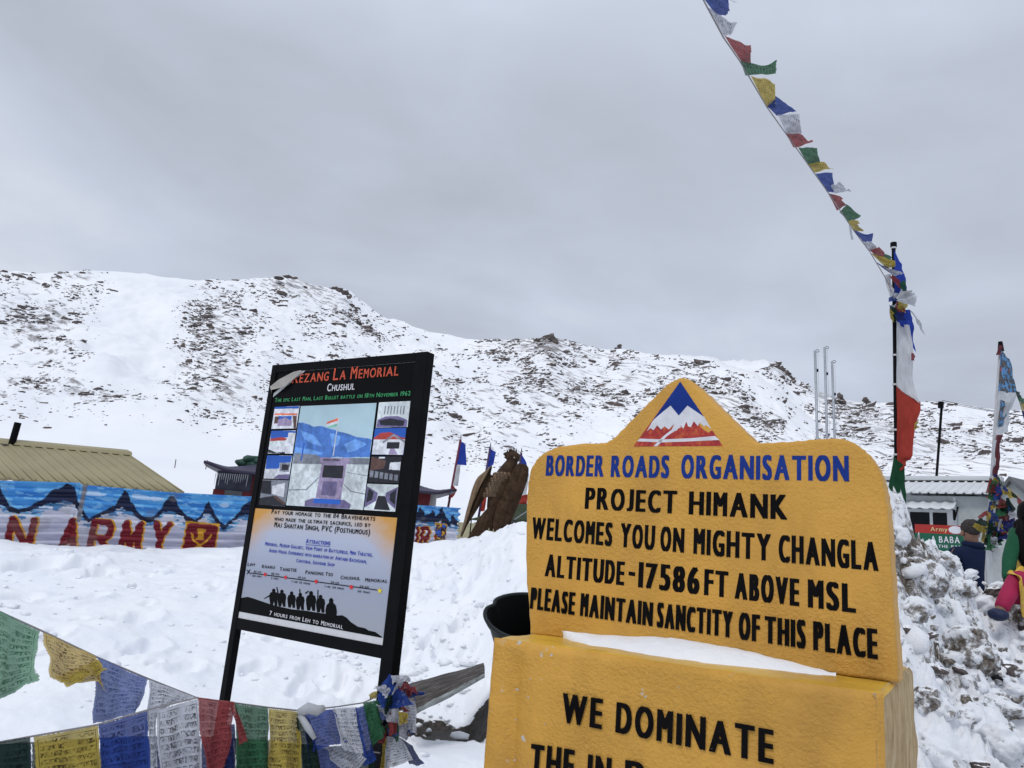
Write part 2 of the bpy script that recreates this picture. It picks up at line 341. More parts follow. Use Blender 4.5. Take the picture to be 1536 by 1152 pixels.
def flag_mat(name, c, ink, rows=11, amount=.95, trans=.30, sheer=.08, fr_on=1.0):
    """thin printed cotton: rows of script inside a ruled border, light passes through"""
    m_, t_, b = new_mat(name); uv = t_.coord('UV'); u, v, _ = t_.sep(uv)
    oi = t_.n.new('ShaderNodeObjectInfo').outputs['Random']
    seed = t_.math('MULTIPLY', oi, 37.0)
    wob = t_.math('MULTIPLY', t_.noise(t_.comb(t_.math('MULTIPLY', u, 4.0), t_.math('MULTIPLY', v, 3.0), seed), 1, 3), .075)
    vr = t_.math('MULTIPLY', t_.math('ADD', v, wob), float(rows)); row = t_.math('FLOOR', vr); fr = t_.math('FRACT', vr)
    g = t_.noise(t_.comb(t_.math('MULTIPLY', u, 38.0), t_.math('ADD', t_.math('MULTIPLY', row, 7.31), t_.math('MULTIPLY', fr, 2.4)), seed), 1, 3, .75, .6)
    body = t_.math('MULTIPLY', t_.ramp(g, [(.48, 0.0), (.52, 1.0)]), t_.ramp(fr, [(.08, 0.0), (.2, 1.0), (.76, 1.0), (.84, 0.0)]))
    head = t_.math('MULTIPLY', t_.ramp(fr, [(.70, 0.0), (.74, 1.0), (.82, 1.0), (.86, 0.0)]), t_.ramp(t_.noise(t_.comb(t_.math('MULTIPLY', u, 16.0), row, seed), 1, 1), [(.42, 0.0), (.46, 1.0)]))
    txt = t_.math('MAXIMUM', body, head)
    du = t_.math('ABSOLUTE', t_.math('SUBTRACT', u, .5)); dv = t_.math('ABSOLUTE', t_.math('SUBTRACT', v, .5))
    ed = t_.math('MAXIMUM', du, dv)
    inside = t_.ramp(ed, [(.425, 1.0), (.43, 0.0)]); frame = t_.ramp(ed, [(.437, 0.0), (.441, 1.0), (.447, 1.0), (.451, 0.0)])
    ink_f = t_.math('MULTIPLY', t_.math('MAXIMUM', t_.math('MULTIPLY', txt, inside), frame), amount)
    wear = t_.ramp(t_.noise(uv, 4, 5, .65), [(.36, .15), (.56, 1.0)])
    ink_f = t_.math('MULTIPLY', ink_f, wear)
    weave = t_.noise(t_.mapping(uv, scale=(1, 1, 1)), 6, 5, .6)
    base = t_.ramp(weave, [(.3, tuple(x*.82 for x in c)), (.7, tuple(min(1, x*1.12) for x in c))])
    colr = t_.mix(ink_f, base, ink)
    t_.put(b.inputs['Base Color'], colr); b.inputs['Roughness'].default_value = .8; b.inputs['Specular IOR Level'].default_value = .15
    tr = t_.n.new('ShaderNodeBsdfTranslucent'); t_.put(tr.inputs['Color'], colr)
    ms = t_.n.new('ShaderNodeMixShader'); ms.inputs[0].default_value = trans
    t_.l.new(b.outputs[0], ms.inputs[1]); t_.l.new(tr.outputs[0], ms.inputs[2]); out = t_.n['Material Output']
    tp = t_.n.new('ShaderNodeBsdfTransparent'); m2 = t_.n.new('ShaderNodeMixShader'); fray = t_.ramp(t_.math('ADD', ed, t_.math('MULTIPLY', t_.math('SUBTRACT', t_.noise(uv, 30, 4, .75), .5), .075)), [(.487, 0.0), (.497, 1.0)]); t_.put(m2.inputs[0], t_.math('MAXIMUM', t_.math('MULTIPLY', t_.math('SUBTRACT', 1.0, ink_f), sheer), t_.math('MULTIPLY', fray, fr_on))); t_.l.new(ms.outputs[0], m2.inputs[1]); t_.l.new(tp.outputs[0], m2.inputs[2]); t_.l.new(m2.outputs[0], out.inputs['Surface'])
    t_.put(b.inputs['Normal'], t_.bump(t_.noise(uv, 9, 4, .6), .25, .01))
    return m_
FC = dict(blue=((.024, .060, .28), (.006, .012, .06)), white=((.52, .54, .60), (.03, .03, .04)), red=((.28, .058, .060), (.09, .012, .014)),
          green=((.032, .125, .058), (.006, .028, .014)), yellow=((.44, .34, .065), (.045, .03, .012)), pale=((.15, .31, .20), (.03, .10, .055)),
          cream=((.52, .38, .12), (.05, .035, .015)), lightblue=((.12, .165, .37), (.03, .05, .16)), dark=((.012, .035, .024), (.002, .006, .004)), navy=((.018, .03, .15), (.004, .008, .03)))
for k_, (c_, i_) in FC.items(): M['flag_'+k_] = flag_mat('printed_cotton_'+k_, c_, i_)
for k_, c_ in dict(blue=(.025, .055, .33), white=(.55, .56, .58), red=(.34, .045, .032), green=(.012, .06, .028), grey=(.52, .54, .57)).items():
    M['cloth_'+k_] = flag_mat('plain_cotton_'+k_, c_, tuple(x*.6 for x in c_), amount=.0, trans=.25, sheer=.0, fr_on=.0)
# ================================================================ LARGE STRUCTURE
YAW = R(-33)
BOARD = Plane(at(795, 940, 3.3), YAW)       # front of the yellow board
SIGN = Plane(at(411, 548, 4.2), YAW)        # front of the black notice board
rng = np.random.RandomState(5)
def px_of(x, y): return 768+1100*x/np.maximum(y, .3)*0.977      # rough picture column of a ground point
# snow bank: foot and crest as the column changes
def bank(x, y):
    x = np.asarray(x, float); y = np.asarray(y, float)
    c = np.where(y > .3, px_of(x, y), np.where(x < 0, -2000, 3500))
    foot = np.interp(c, [-600, 0, 200, 400, 560, 640, 740, 820, 1100, 1400], [4.0, 4.3, 4.7, 5.8, 6.6, 7.15, 7.35, 6.2, 5.0, 4.0])
    cy = np.interp(c, [-600, 0, 300, 600, 700, 790, 900, 1100, 1300, 1500], [11.0, 11.6, 13.1, 14.6, 13.2, 11.0, 9.6, 8.5, 8.5, 9.0])
    cz = np.interp(c, [-600, 0, 120, 300, 350, 450, 620, 700, 790, 900, 1100, 1300, 1500], [.95, 1.05, 1.09, 1.10, 1.14, 1.30, 1.56, 1.68, 1.92, 1.95, 1.6, 1.2, .9])
    tt = np.clip((y-foot)/(cy-foot), 0, 1)
    z = cz*(tt**.82*(1-.18*tt)+.18*tt*tt)
    z = z*sstep(0, .10, tt)**.5
    back = np.clip((y-cy)/6, 0, 1); z = z-np.where(y > cy, .45*sstep(0, .35, back), 0)
    n_ = .10*fbm(x*.55, y*.55, 4, 3)*sstep(0, .3, tt) + .05*fbm(x*1.7, y*1.7, 4, 8)*sstep(0, .15, tt)
    n_ += .026*fbm(x*5, y*5, 4, 12)
    lump = sstep(700, 780, c)*sstep(.35, .6, tt)*(1-sstep(.98, 1.1, tt))
    n_ += lump*.16*(ridged(x*2.2, y*2.2, 4, 31)-.55)
    return z+n_*np.where(y > 0, 1, .4), tt
pits = []
for (px, py, r_, dp) in [(55, 845, .34, .16), (120, 848, .26, .17), (150, 865, .18, .12), (192, 826, .34, .12), (128, 900, .24, .14), (205, 930, .22, .10), (215, 975, .20, .11), (165, 990, .12, .06),
     (390, 1000, .16, .10), (470, 1005, .20, .09), (450, 1030, .13, .08), (500, 1020, .22, .10), (410, 960, .12, .08), (620, 850, .14, .10), (640, 862, .2, .12), (675, 833, .12, .10), (700, 866, .26, .12),
     (690, 895, .15, .11), (705, 925, .13, .10), (686, 940, .13, .14), (650, 960, .13, .11), (606, 960, .10, .10), (637, 965, .12, .11), (660, 975, .14, .09), (720, 905, .10, .08), (715, 850, .13, .09), (610, 985, .12, .08),
     (655, 880, .12, .09), (620, 905, .15, .08), (700, 980, .11, .07), (330, 880, .12, .05), (270, 855, .2, .07), (30, 900, .2, .07), (80, 950, .14, .06), (280, 1000, .16, .05), (560, 1070, .1, .05), (660, 845, .1, .08), (760, 905, .12, .1)]:
    yy = 4.0                                           # walk out along the view line until it meets the bank
    while yy < 15:
        p = at(px, py, yy)
        if p[2] <= bank(p[0], p[1])[0]: break
        yy += .05
    pits.append((p[0], p[1], r_*.8, dp*1.1))
for i in range(170):
    c_ = rng.uniform(-150, 800) if i < 90 else rng.uniform(560, 800); y_ = rng.uniform(6.5, 12.5); pits.append(((c_-768)/1075*y_, y_, rng.uniform(.035, .10), rng.uniform(.02, .07)))
def ground_z(x, y, fine=True):
    z, tt = bank(x, y)
    if fine:
        wx = x+.05*fbm(x*6, y*6, 3, 77); wy = y+.05*fbm(x*6, y*6, 3, 78)
        for (a, b, r_, dp) in pits:
            q = ((wx-a)**2*1.3+((wy-b)*.62)**2)/r_**2
            z = z-dp*1.25*np.exp(-q**2.2)+dp*.30*np.exp(-(np.sqrt(q)-1.35)**2*9)*np.where(wx > a, 1.2, .3)
    return z
def polar(rad, az):
    A, B = np.meshgrid(az, rad, indexing='ij'); return B*np.sin(A), B*np.cos(A)
az = np.radians(np.concatenate([np.linspace(-180, -46, 40), np.arange(-45, 12, .13), np.linspace(12.5, 45, 50), np.linspace(48, 180, 36)]))
rad = np.concatenate([np.linspace(.05, 3, 30), np.geomspace(3.03, 17.5, 430), np.geomspace(18, 4000, 40)])
gx, gy = polar(rad, az); rr = np.hypot(gx, gy)
gz = ground_z(gx, gy)
gz = np.where(rr > 17.5, np.where(gy > 0, np.maximum(-8, .5-(rr-17.5)*.05), .0), gz)
def soil_zone(x, y):
    q = np.stack(topx_arr(x, y, np.zeros_like(x)), -1); return q
def topx_arr(x, y, z):
    zc = x*FW[0]+y*FW[1]+(z-EYE)*FW[2]; zc = np.where(zc > .2, zc, np.nan)
    return 768+FOC*(x*RT[0]+y*RT[1]+(z-EYE)*RT[2])/zc, 576-FOC*(x*UP[0]+y*UP[1]+(z-EYE)*UP[2])/zc
def blobmask(x, y, c, rx, ry, rot=0):
    a = x-c[0]; b = y-c[1]; k = math.cos(rot); s_ = math.sin(rot); return np.exp(-(((a*k+b*s_)/rx)**2+((-a*s_+b*k)/ry)**2)**2)
s0 = atz(672, 1094, 0.02); s1 = atz(700, 1092, .02); s2 = atz(640, 1085, .02)
soil = np.maximum.reduce([blobmask(gx, gy, s0, .42, .26), blobmask(gx, gy, s1, .34, .20), blobmask(gx, gy, s2, .30, .26)])
soil = np.maximum(soil, .9*blobmask(gx, gy, atz(730, 1096, .02), .22, .11))
soil = soil*(1-sstep(s0[1]+.30, s0[1]+.46, gy)); gz = gz-.05*soil
g_ = obj('ground', np.stack([gx, gy, gz], -1).reshape(-1, 3), grid_faces(len(az), len(rad)), M['snow'], smooth=True, attrs={'soil': soil.ravel()})
g_['kind'] = 'structure'

rc_ = np.random.RandomState(33); N_ = 1500; c_ = np.where(rc_.uniform(size=N_) < .55, rc_.uniform(540, 800, N_), rc_.uniform(-100, 800, N_)); y_ = rc_.uniform(5.2, 12, N_); x_ = (c_-768)/1075*y_
kk = fbm(x_*1.2, y_*1.2, 3, 7)+.25*rc_.normal(size=N_) > .0; x_, y_ = x_[kk], y_[kk]; N_ = len(x_); sz_ = np.minimum(np.exp(rc_.normal(-3.7, .5, N_)), .07)
CLODS = (np.stack([x_, y_, ground_z(x_, y_)+sz_*.1], 1), np.stack([sz_*rc_.uniform(.9, 1.6, N_), sz_, sz_*rc_.uniform(.45, .8, N_)], 1))
# --- hills: skyline, foot and rocks measured as directions, built at their own distance
def direc(px, py): r = ray(px, py); return math.atan2(r[0], r[1]), r[2]/math.hypot(r[0], r[1])
def hill(name, ridge, foot, dfoot, dridge, r0, z0, seed, azr):
    ra = np.array([direc(*p) for p in ridge]); fa = np.array([direc(*p) for p in foot])
    A = np.linspace(azr[0], azr[1], int((azr[1]-azr[0])/R(.11))); n1, n2, n3 = 30, 150, 24
    tR = np.interp(A, ra[:, 0], ra[:, 1]); tF = np.minimum(np.interp(A, fa[:, 0], fa[:, 1]), tR-.01)
    dR = dridge*(1+.12*np.sin(A*5+seed)); dF = dfoot*(1+.1*np.sin(A*3+1))
    X = []; T = []
    for i in range(n1):
        k = i/n1; r = r0*(dF/r0)**k; X.append(r); T.append((z0-EYE)/r0*(1-k)+tF*k)
    for i in range(n2+1):
        k = i/n2; r = dF+(dR-dF)*k; X.append(r); T.append(tF+(tR-tF)*(k**.85))
    for i in range(1, n3+1):
        k = i/n3; r = dR*(1+.8*k); X.append(r); T.append(tR*(1-k)**1.2/(1+.8*k)-.05*k)
    r = np.stack(X, 1); T = np.stack(T, 1); a = np.repeat(A[:, None], r.shape[1], 1)
    x = r*np.sin(a); y = r*np.cos(a); z = r*T+EYE
    j = np.arange(r.shape[1]); wgt = np.clip((j-n1*.9)/(n2*.35), 0, 1)[None]*np.where(j > n1+n2-1, 1, np.clip((n1+n2-j)/14.0, .30, 1))[None]
    relief = 9*fbm(a*7+seed, r/120, 3, seed)+2.2*fbm(x/16, y/26, 4, seed+5)+.9*fbm(x/4, y/7, 3, seed+9)
    z = z+relief*wgt*(dridge/420)*np.where(j < n1+6, .35, 1)[None]
    z[:, 0] -= 3
    return A, x, y, z, (n1, n2)
RIDGE = [(-900, 470), (-420, 430), (-150, 400), (0, 405), (60, 407), (130, 402), (200, 408), (250, 413), (300, 419), (350, 417), (400, 413), (432, 411), (470, 424), (520, 435), (545, 455), (580, 476), (640, 494), (700, 505), (760, 508),
         (800, 503), (828, 500), (850, 508), (900, 519), (930, 521), (990, 533), (1030, 541), (1062, 543), (1090, 556), (1125, 575), (1165, 600), (1210, 634), (1260, 664), (1320, 700), (1400, 745), (1600, 800), (2300, 900)]
FOOT = [(-900, 690), (0, 668), (120, 662), (230, 668), (300, 676), (420, 690), (560, 705), (700, 735), (800, 745), (1000, 760), (1200, 780), (1500, 820), (2300, 940)]
RIDGE2 = [(700, 640), (900, 600), (1000, 570), (1060, 552), (1100, 550), (1130, 550), (1160, 546), (1172, 550), (1190, 566), (1220, 581), (1262, 596), (1300, 601), (1345, 600), (1390, 600), (1440, 602), (1490, 611), (1536, 618), (1650, 640), (1900, 660), (2300, 720)]
FOOT2 = [(700, 790), (1000, 770), (1200, 760), (1350, 755), (1536, 760), (2300, 850)]
def density(px, py, back):
    def gsn(cx, cy, sx, sy, rot=0):
        k = math.cos(rot); s_ = math.sin(rot); a = px-cx; b = py-cy; return np.exp(-.5*(((a*k+b*s_)/sx)**2+((-a*s_+b*k)/sy)**2))
    if back:
        d_ = .42+.35*gsn(1450, 680, 150, 45)+.3*gsn(1300, 640, 70, 30, .4)+.35*gsn(1230, 590, 60, 10, .45)+.5*gsn(1168, 552, 14, 9, .6)
        d_ -= .75*gsn(1150, 595, 60, 17, .75)
        d_ *= np.clip((px-1090)/40, 0, 1)
        return np.clip(d_, 0, 1.2)
    d_ = .30*np.ones_like(px)
    for a in [(40, 470, 55, 45, 0, .45), (90, 500, 35, 45, .5, .35), (305, 480, 34, 50, .3, .42), (335, 545, 56, 54, .3, .42), (330, 600, 70, 20, .3, .3), (160, 588, 45, 16, 0, .75), (40, 585, 50, 18, 0, .35), (120, 412, 40, 8, 0, .35), (165, 430, 30, 16, 0, .25),
              (430, 425, 40, 14, .2, .5), (500, 455, 40, 22, .5, .45), (545, 500, 40, 30, .5, .25), (430, 500, 60, 50, .4, .2), (700, 560, 60, 40, .4, .20), (820, 560, 80, 34, .35, .34), (850, 605, 70, 34, .35, .3), (800, 515, 50, 9, .1, .4), (832, 515, 14, 13, .8, .6),
              (960, 560, 70, 25, .4, .45), (1080, 590, 60, 20, .5, .4), (760, 640, 60, 40, .4, .3), (1180, 650, 60, 25, .5, .4), (660, 620, 60, 40, .4, .2)]:
        d_ = d_+a[5]*gsn(*a[:5])
    for a in [(205, 495, 42, 70, .1, .75), (225, 440, 30, 30, 0, .5), (600, 480, 40, 14, .6, .3), (200, 560, 40, 20, 0, .3), (920, 640, 60, 15, .4, .2), (690, 535, 60, 14, .35, .15)]:
        d_ = d_-a[5]*gsn(*a[:5])
    footy = np.interp(px, [p[0] for p in FOOT], [p[1] for p in FOOT])
    d_ = d_*(1-sstep(-52, -12, py-footy))
    return np.clip(d_, 0, 1.25)
ICO = bmesh.new(); bmesh.ops.create_icosphere(ICO, subdivisions=1, radius=1); ICO.verts.index_update()
icov = np.array([v.co[:] for v in ICO.verts]); icof = np.array([[v.index for v in f_.verts] for f_ in ICO.faces]); ICO.free()
def rocks_mesh(pos, size, tilt, seed):
    """pos (n,3), size (n,3); every rock its own jittered lump, long axis tilted in the slope"""
    r_ = np.random.RandomState(seed); n_ = len(pos)
    v = icov[None]*(1+r_.uniform(-.38, .38, (n_, len(icov), 1)))*size[:, None, :]
    yaw = r_.uniform(-.9, .9, n_); c_, s_ = np.cos(yaw)[:, None], np.sin(yaw)[:, None]
    x = v[..., 0]*c_-v[..., 1]*s_; y = v[..., 0]*s_+v[..., 1]*c_; z = v[..., 2]
    ct, st = np.cos(tilt)[:, None], np.sin(tilt)[:, None]
    x2 = x*ct-z*st; z2 = x*st+z*ct
    out = np.stack([x2, y, z2], -1)+pos[:, None, :]
    f_ = (icof[None]+(np.arange(n_)*len(icov))[:, None, None]).reshape(-1, 3)
    return out.reshape(-1, 3), f_
for (nm, ridge, foot, df, dr, r0, z0, seed, azr, back, ncand) in [
        ('hill', RIDGE, FOOT, 150, 420, 17.0, .75, 3, (R(-62), R(50)), False, 150000),
        ('hill', RIDGE2, FOOT2, 190, 640, 60, -2, 11, (R(-4), R(55)), True, 65000)]:
    A, x, y, z, (n1_, n2_) = hill(nm, ridge, foot, df, dr, r0, z0, seed, azr)
    px, py = topx_arr(x, y, z); px = np.nan_to_num(px, nan=-999); py = np.nan_to_num(py, nan=-999)
    dens = density(px, py, back); dens[:, :n1_] *= .4
    dens[:, n1_+n2_+2:] = .5
    h_ = obj(nm, np.stack([x, y, z], -1).reshape(-1, 3), grid_faces(x.shape[0], x.shape[1]), M['hill'], smooth=True, attrs={'dens': (dens*1.0).ravel()})
    h_['kind'] = 'structure'
    r_ = np.random.RandomState(seed+40)
    ii = r_.uniform(0, x.shape[0]-1.01, ncand); jj = n1_*.75+(n2_+n1_*.25+1)*r_.uniform(0, 1, ncand)**.9
    i0 = ii.astype(int); j0 = jj.astype(int); fi = (ii-i0); fj = (jj-j0)
    def bil(a): return (a[i0, j0]*(1-fi)+a[i0+1, j0]*fi)*(1-fj)+(a[i0, j0+1]*(1-fi)+a[i0+1, j0+1]*fi)*fj
    P = np.stack([bil(x), bil(y), bil(z)], 1); dn = bil(dens)
    qx, qy = topx_arr(P[:, 0], P[:, 1], P[:, 2])
    mod = fbm(qx/22, qy/13, 4, seed+2)
    mod2 = fbm(qx/60+3, qy/26, 3, seed+21); acc = dn*np.clip(.34+1.9*mod+.9*mod2, 0, 1.6)
    keep = (r_.uniform(0, 1, ncand) < acc*.72) & (qx > -250) & (qx < 1850)
    P = P[keep]; dn = dn[keep]; n_ = len(P); dist = np.hypot(P[:, 0], P[:, 1])
    s_ = np.exp(r_.normal(-.88, .60, n_))*(.72+.5*np.clip(dn, 0, 1))*dist/420
    size = np.stack([s_*r_.uniform(.9, 1.9, n_), s_*r_.uniform(.7, 1.2, n_), s_*r_.uniform(.5, .95, n_)], 1)
    P[:, 2] -= size[:, 2]*.15
    rk = obj('hillside_rocks', *rocks_mesh(P, size, r_.normal(.28 if back else .2, .25, n_), seed), M['hill_rock'])
    rk['kind'] = 'stuff'
cl_o = obj('snow_clods', *rocks_mesh(CLODS[0], CLODS[1], np.zeros(len(CLODS[0])), 8), M['snow']); cl_o['kind'] = 'stuff'
# bare crags that stand up on the skyline
def crag(px, py, dist, spec, label, seed):
    b = MB(); r_ = random.Random(seed)
    for (ox, oy, sx, sz) in spec:
        p = at(px+ox, py+oy, dist); m_ = dist/FOC
        b.blob(p, sx*m_, sx*m_*.9, sz*m_, r_.randint(0, 999), .28, 2)
    tag(b.build('rock_outcrop', M['hill_rock']), label, 'rock', 'rock outcrops on the ridge')
crag(832, 512, 400, [(-6, -6, 5, 6), (0, 2, 7, 7), (6, 8, 6, 5), (10, 14, 5, 6), (16, 17, 5, 5), (4, 14, 5, 5)], 'dark crag leaning right on the middle of the snowy ridge', 1)
crag(1175, 556, 600, [(-12, -6, 9, 4), (-4, -2, 8, 5), (4, 4, 6, 5), (9, 9, 5, 5), (14, 13, 4, 4)], 'dark rocky summit of the farther hill left of the three grey masts', 2)
crag(1260, 599, 600, [(0, -4, 5, 6), (4, 4, 5, 5), (-2, 3, 6, 4)], 'small pointed outcrop on the ridge just right of the three grey masts', 3)
crag(1298, 602, 600, [(0, -2, 5, 4), (4, 2, 4, 3)], 'low outcrop on the ridge between the grey masts and the banner pole', 4)
crag(929, 521, 410, [(0, -1, 4, 4), (-4, 2, 4, 2)], 'single dark boulder on the ridge up and left of the yellow peak', 5)
crag(1058, 541, 410, [(0, -2, 4, 4), (12, 1, 5, 2), (-8, 1, 4, 2)], 'dark boulders on the ridge directly right of the yellow peak', 6)
crag(432, 415, 430, [(-14, 2, 8, 2), (0, 0, 7, 2), (10, 2, 5, 2)], 'low dark rocks capping the highest point of the left ridge', 7)
crag(515, 438, 430, [(-5, -3, 6, 3), (3, 1, 6, 4), (9, 7, 4, 4)], 'dark rocks at the shoulder where the left ridge starts to fall', 8)
# ================================================================ LETTERING (built-in font outlines turned into mesh)
GL = {}
def glyph(ch, bold):
    if (ch, bold) in GL: return GL[ch, bold]
    cu = bpy.data.curves.new('g', 'FONT'); cu.body = ch; cu.size = 1; cu.offset = bold; cu.resolution_u = 5; cu.fill_mode = 'FRONT'; cu.dimensions = '2D'
    o = bpy.data.objects.new('g', cu); C.objects.link(o); bpy.context.view_layer.update()
    me = o.evaluated_get(bpy.context.evaluated_depsgraph_get()).to_mesh()
    v = np.array([q.co[:2] for q in me.vertices]).reshape(-1, 2); f_ = [list(p.vertices) for p in me.polygons]
    o.to_mesh_clear(); bpy.data.objects.remove(o); bpy.data.curves.remove(cu); GL[ch, bold] = (v, f_); return v, f_
CAP = glyph('H', 0.0)[0][:, 1].max()
def line_of_text(mb, s, P, p0, p1, hpx, w=.002, fat=.030, fatv=.014, bold=0, gap=.10, space=.30, small=.72, jit=0.0, slab=False, rnd=random.Random(3)):
    """s between picture measurements p0 (left end of base line) and p1 (right end), cap height hpx at the left; lower-case letters become small capitals"""
    u0, v0 = P.uv(*p0); u1, v1 = P.uv(*p1); _, vt = P.uv(p0[0], p0[1]-hpx); H = vt-v0
    x = 0; lay = []
    for ch in s:
        if ch == ' ': x += space; continue
        k = 1.0
        g = ch
        if small and ch.islower(): g = ch.upper(); k = small
        v, f_ = glyph(g, bold); xmin, xmax = v[:, 0].min(), v[:, 0].max()
        wd = (xmax-xmin)*k
        if g == 'M': k2 = .80
        elif g in 'OQCGD': k2 = .86
        elif g == 'W': k2 = .9
        else: k2 = 1.0
        lay.append((v, f_, x, k, xmin, k2, wd*k2)); x += wd*k2+gap*k
    tot = x-gap; fx = 0
    for _ in range(4):                                 # widen every letter's room by its own thickening
        fx = fat*H*tot/abs(u1-u0); x = 0; new = []; li = 0
        for ch in s:
            if ch == ' ': x += space; continue
            L_ = lay[li]; new.append(L_[:2]+(x+fx,)+L_[3:]); x += L_[6]+2*fx+gap*L_[3]; li += 1; lastk = L_[3]
        tot = x-gap*lastk
    lay = new
    caps = [c_ for c_ in s if c_ != ' ']
    for (v, f_, x0, k, xmin, k2, _w), ch in zip(lay, caps):
        jy = rnd.uniform(-jit, jit); jx = 1+rnd.uniform(-jit, jit)
        vv = v.copy()
        if ch in 'Jj' and vv[:, 1].min() < -.08: vv[:, 1] = (vv[:, 1]-vv[:, 1].min())*CAP/(vv[:, 1].max()-vv[:, 1].min())
        X = (x0+(vv[:, 0]-xmin)*k*k2*jx)/tot; Y = (vv[:, 1])*k/CAP*(1+jy)
        sg_ = 1 if u1 > u0 else -1
        for ci, (ex, ey) in enumerate(((0, 0), (1, 1), (-1, 1), (1, -1), (-1, -1), (.5, 0), (-.5, 0), (1, 0), (-1, 0))):
            pts = [P.w(u0+(u1-u0)*a+sg_*ex*fat*H, v0+(v1-v0)*a+H*b*(1-2*fatv)+fatv*H+ey*fatv*H, w+ci*.00006) for a, b in zip(X, Y)]
            mb.add(pts, f_)
    return mb
def poly(mb, P, pts, w):
    mb.add([P.w(*P.uv(*p), w) for p in pts], [list(range(len(pts)))]); return mb
def poly_obj(name, P, pts, w, m_, parent):
    uv = [P.uv(*p) for p in pts]; tri = mathutils.geometry.tessellate_polygon([[Vector((u_, v_, 0)) for u_, v_ in uv]])
    ff = []
    for t_ in tri:
        (xa, ya), (xb, yb), (xc, yc) = [uv[i] for i in t_]
        ff.append(tuple(t_) if (xb-xa)*(yc-ya)-(xc-xa)*(yb-ya) > 0 else tuple(reversed(t_)))
    return [P.w(u_, v_, w) for u_, v_ in uv], ff
def shapes(name, P, lst, w, m_, parent):
    """flat printed/painted shapes of one colour as one mesh"""
    mb = MB()
    for pts in lst:
        v, f_ = poly_obj('', P, pts, w, m_, parent); mb.add(v, f_)
    o = mb.build(name, m_, parent); return o

def seg_dist(u, v, pts):
    d_ = np.full(u.shape, 9.0)
    for (a, b_) in zip(pts[:-1], pts[1:]):
        a = np.array(a); b_ = np.array(b_); ab = b_-a; L = ab@ab+1e-12
        k = np.clip(((u-a[0])*ab[0]+(v-a[1])*ab[1])/L, 0, 1); d_ = np.minimum(d_, np.hypot(u-a[0]-k*ab[0], v-a[1]-k*ab[1]))
    return d_
def inside(x, y, pts):
    r_ = np.zeros(x.shape, bool); n = len(pts)
    for i in range(n):
        (xa, ya), (xb, yb) = pts[i], pts[(i+1) % n]
        c_ = (ya > y) != (yb > y); r_ ^= c_ & (x < (xb-xa)*(y-ya)/(yb-ya+1e-12)+xa)
    return r_
# ================================================================ YELLOW STONE SIGN
st = thing('welcome_stone', 'big yellow stone sign with peaked top welcoming travellers, blue and black lettering', 'stone sign', tuple(BOARD.w(.7, 0, -.2)))
ol = [(795, 946), (788, 860), (788, 790), (790, 735), (794, 708), (801, 693), (812, 681), (835, 670), (870, 665), (900, 664), (914, 660), (925, 651), (960, 615), (985, 590), (1003, 574), (1014, 568), (1022, 566), (1030, 567), (1042, 576), (1060, 593), (1090, 622), (1116, 648), (1126, 657), (1138, 663), (1160, 663),
      (1190, 661), (1225, 658), (1255, 657), (1275, 661), (1293, 672), (1308, 688), (1319, 708), (1327, 735), (1332, 770), (1336, 830), (1340, 890), (1344, 950), (1349, 1026)]
LZ_ = EYE-.330; U = [BOARD.uv(*p) for p in ol]
def smooth_line(p, n=6, jit=.0018, rnd=random.Random(9)):
    q = []
    for i in range(len(p)-1):
        a, b = np.array(p[i]), np.array(p[i+1]); m0 = np.array(p[max(i-1, 0)]); m1 = np.array(p[min(i+2, len(p)-1)])
        for k in range(n):
            t_ = k/n; h = .5*((2*a)+(-m0+b)*t_+(2*m0-5*a+4*b-m1)*t_**2+(-m0+3*a-3*b+m1)*t_**3)
            q.append((h[0]+rnd.uniform(-jit, jit), h[1]+rnd.uniform(-jit, jit)))
    q.append(tuple(p[-1])); return q
U = smooth_line(U); U[0] = (U[0][0], LZ_-.03); U[-1] = (U[-1][0], LZ_+.002)
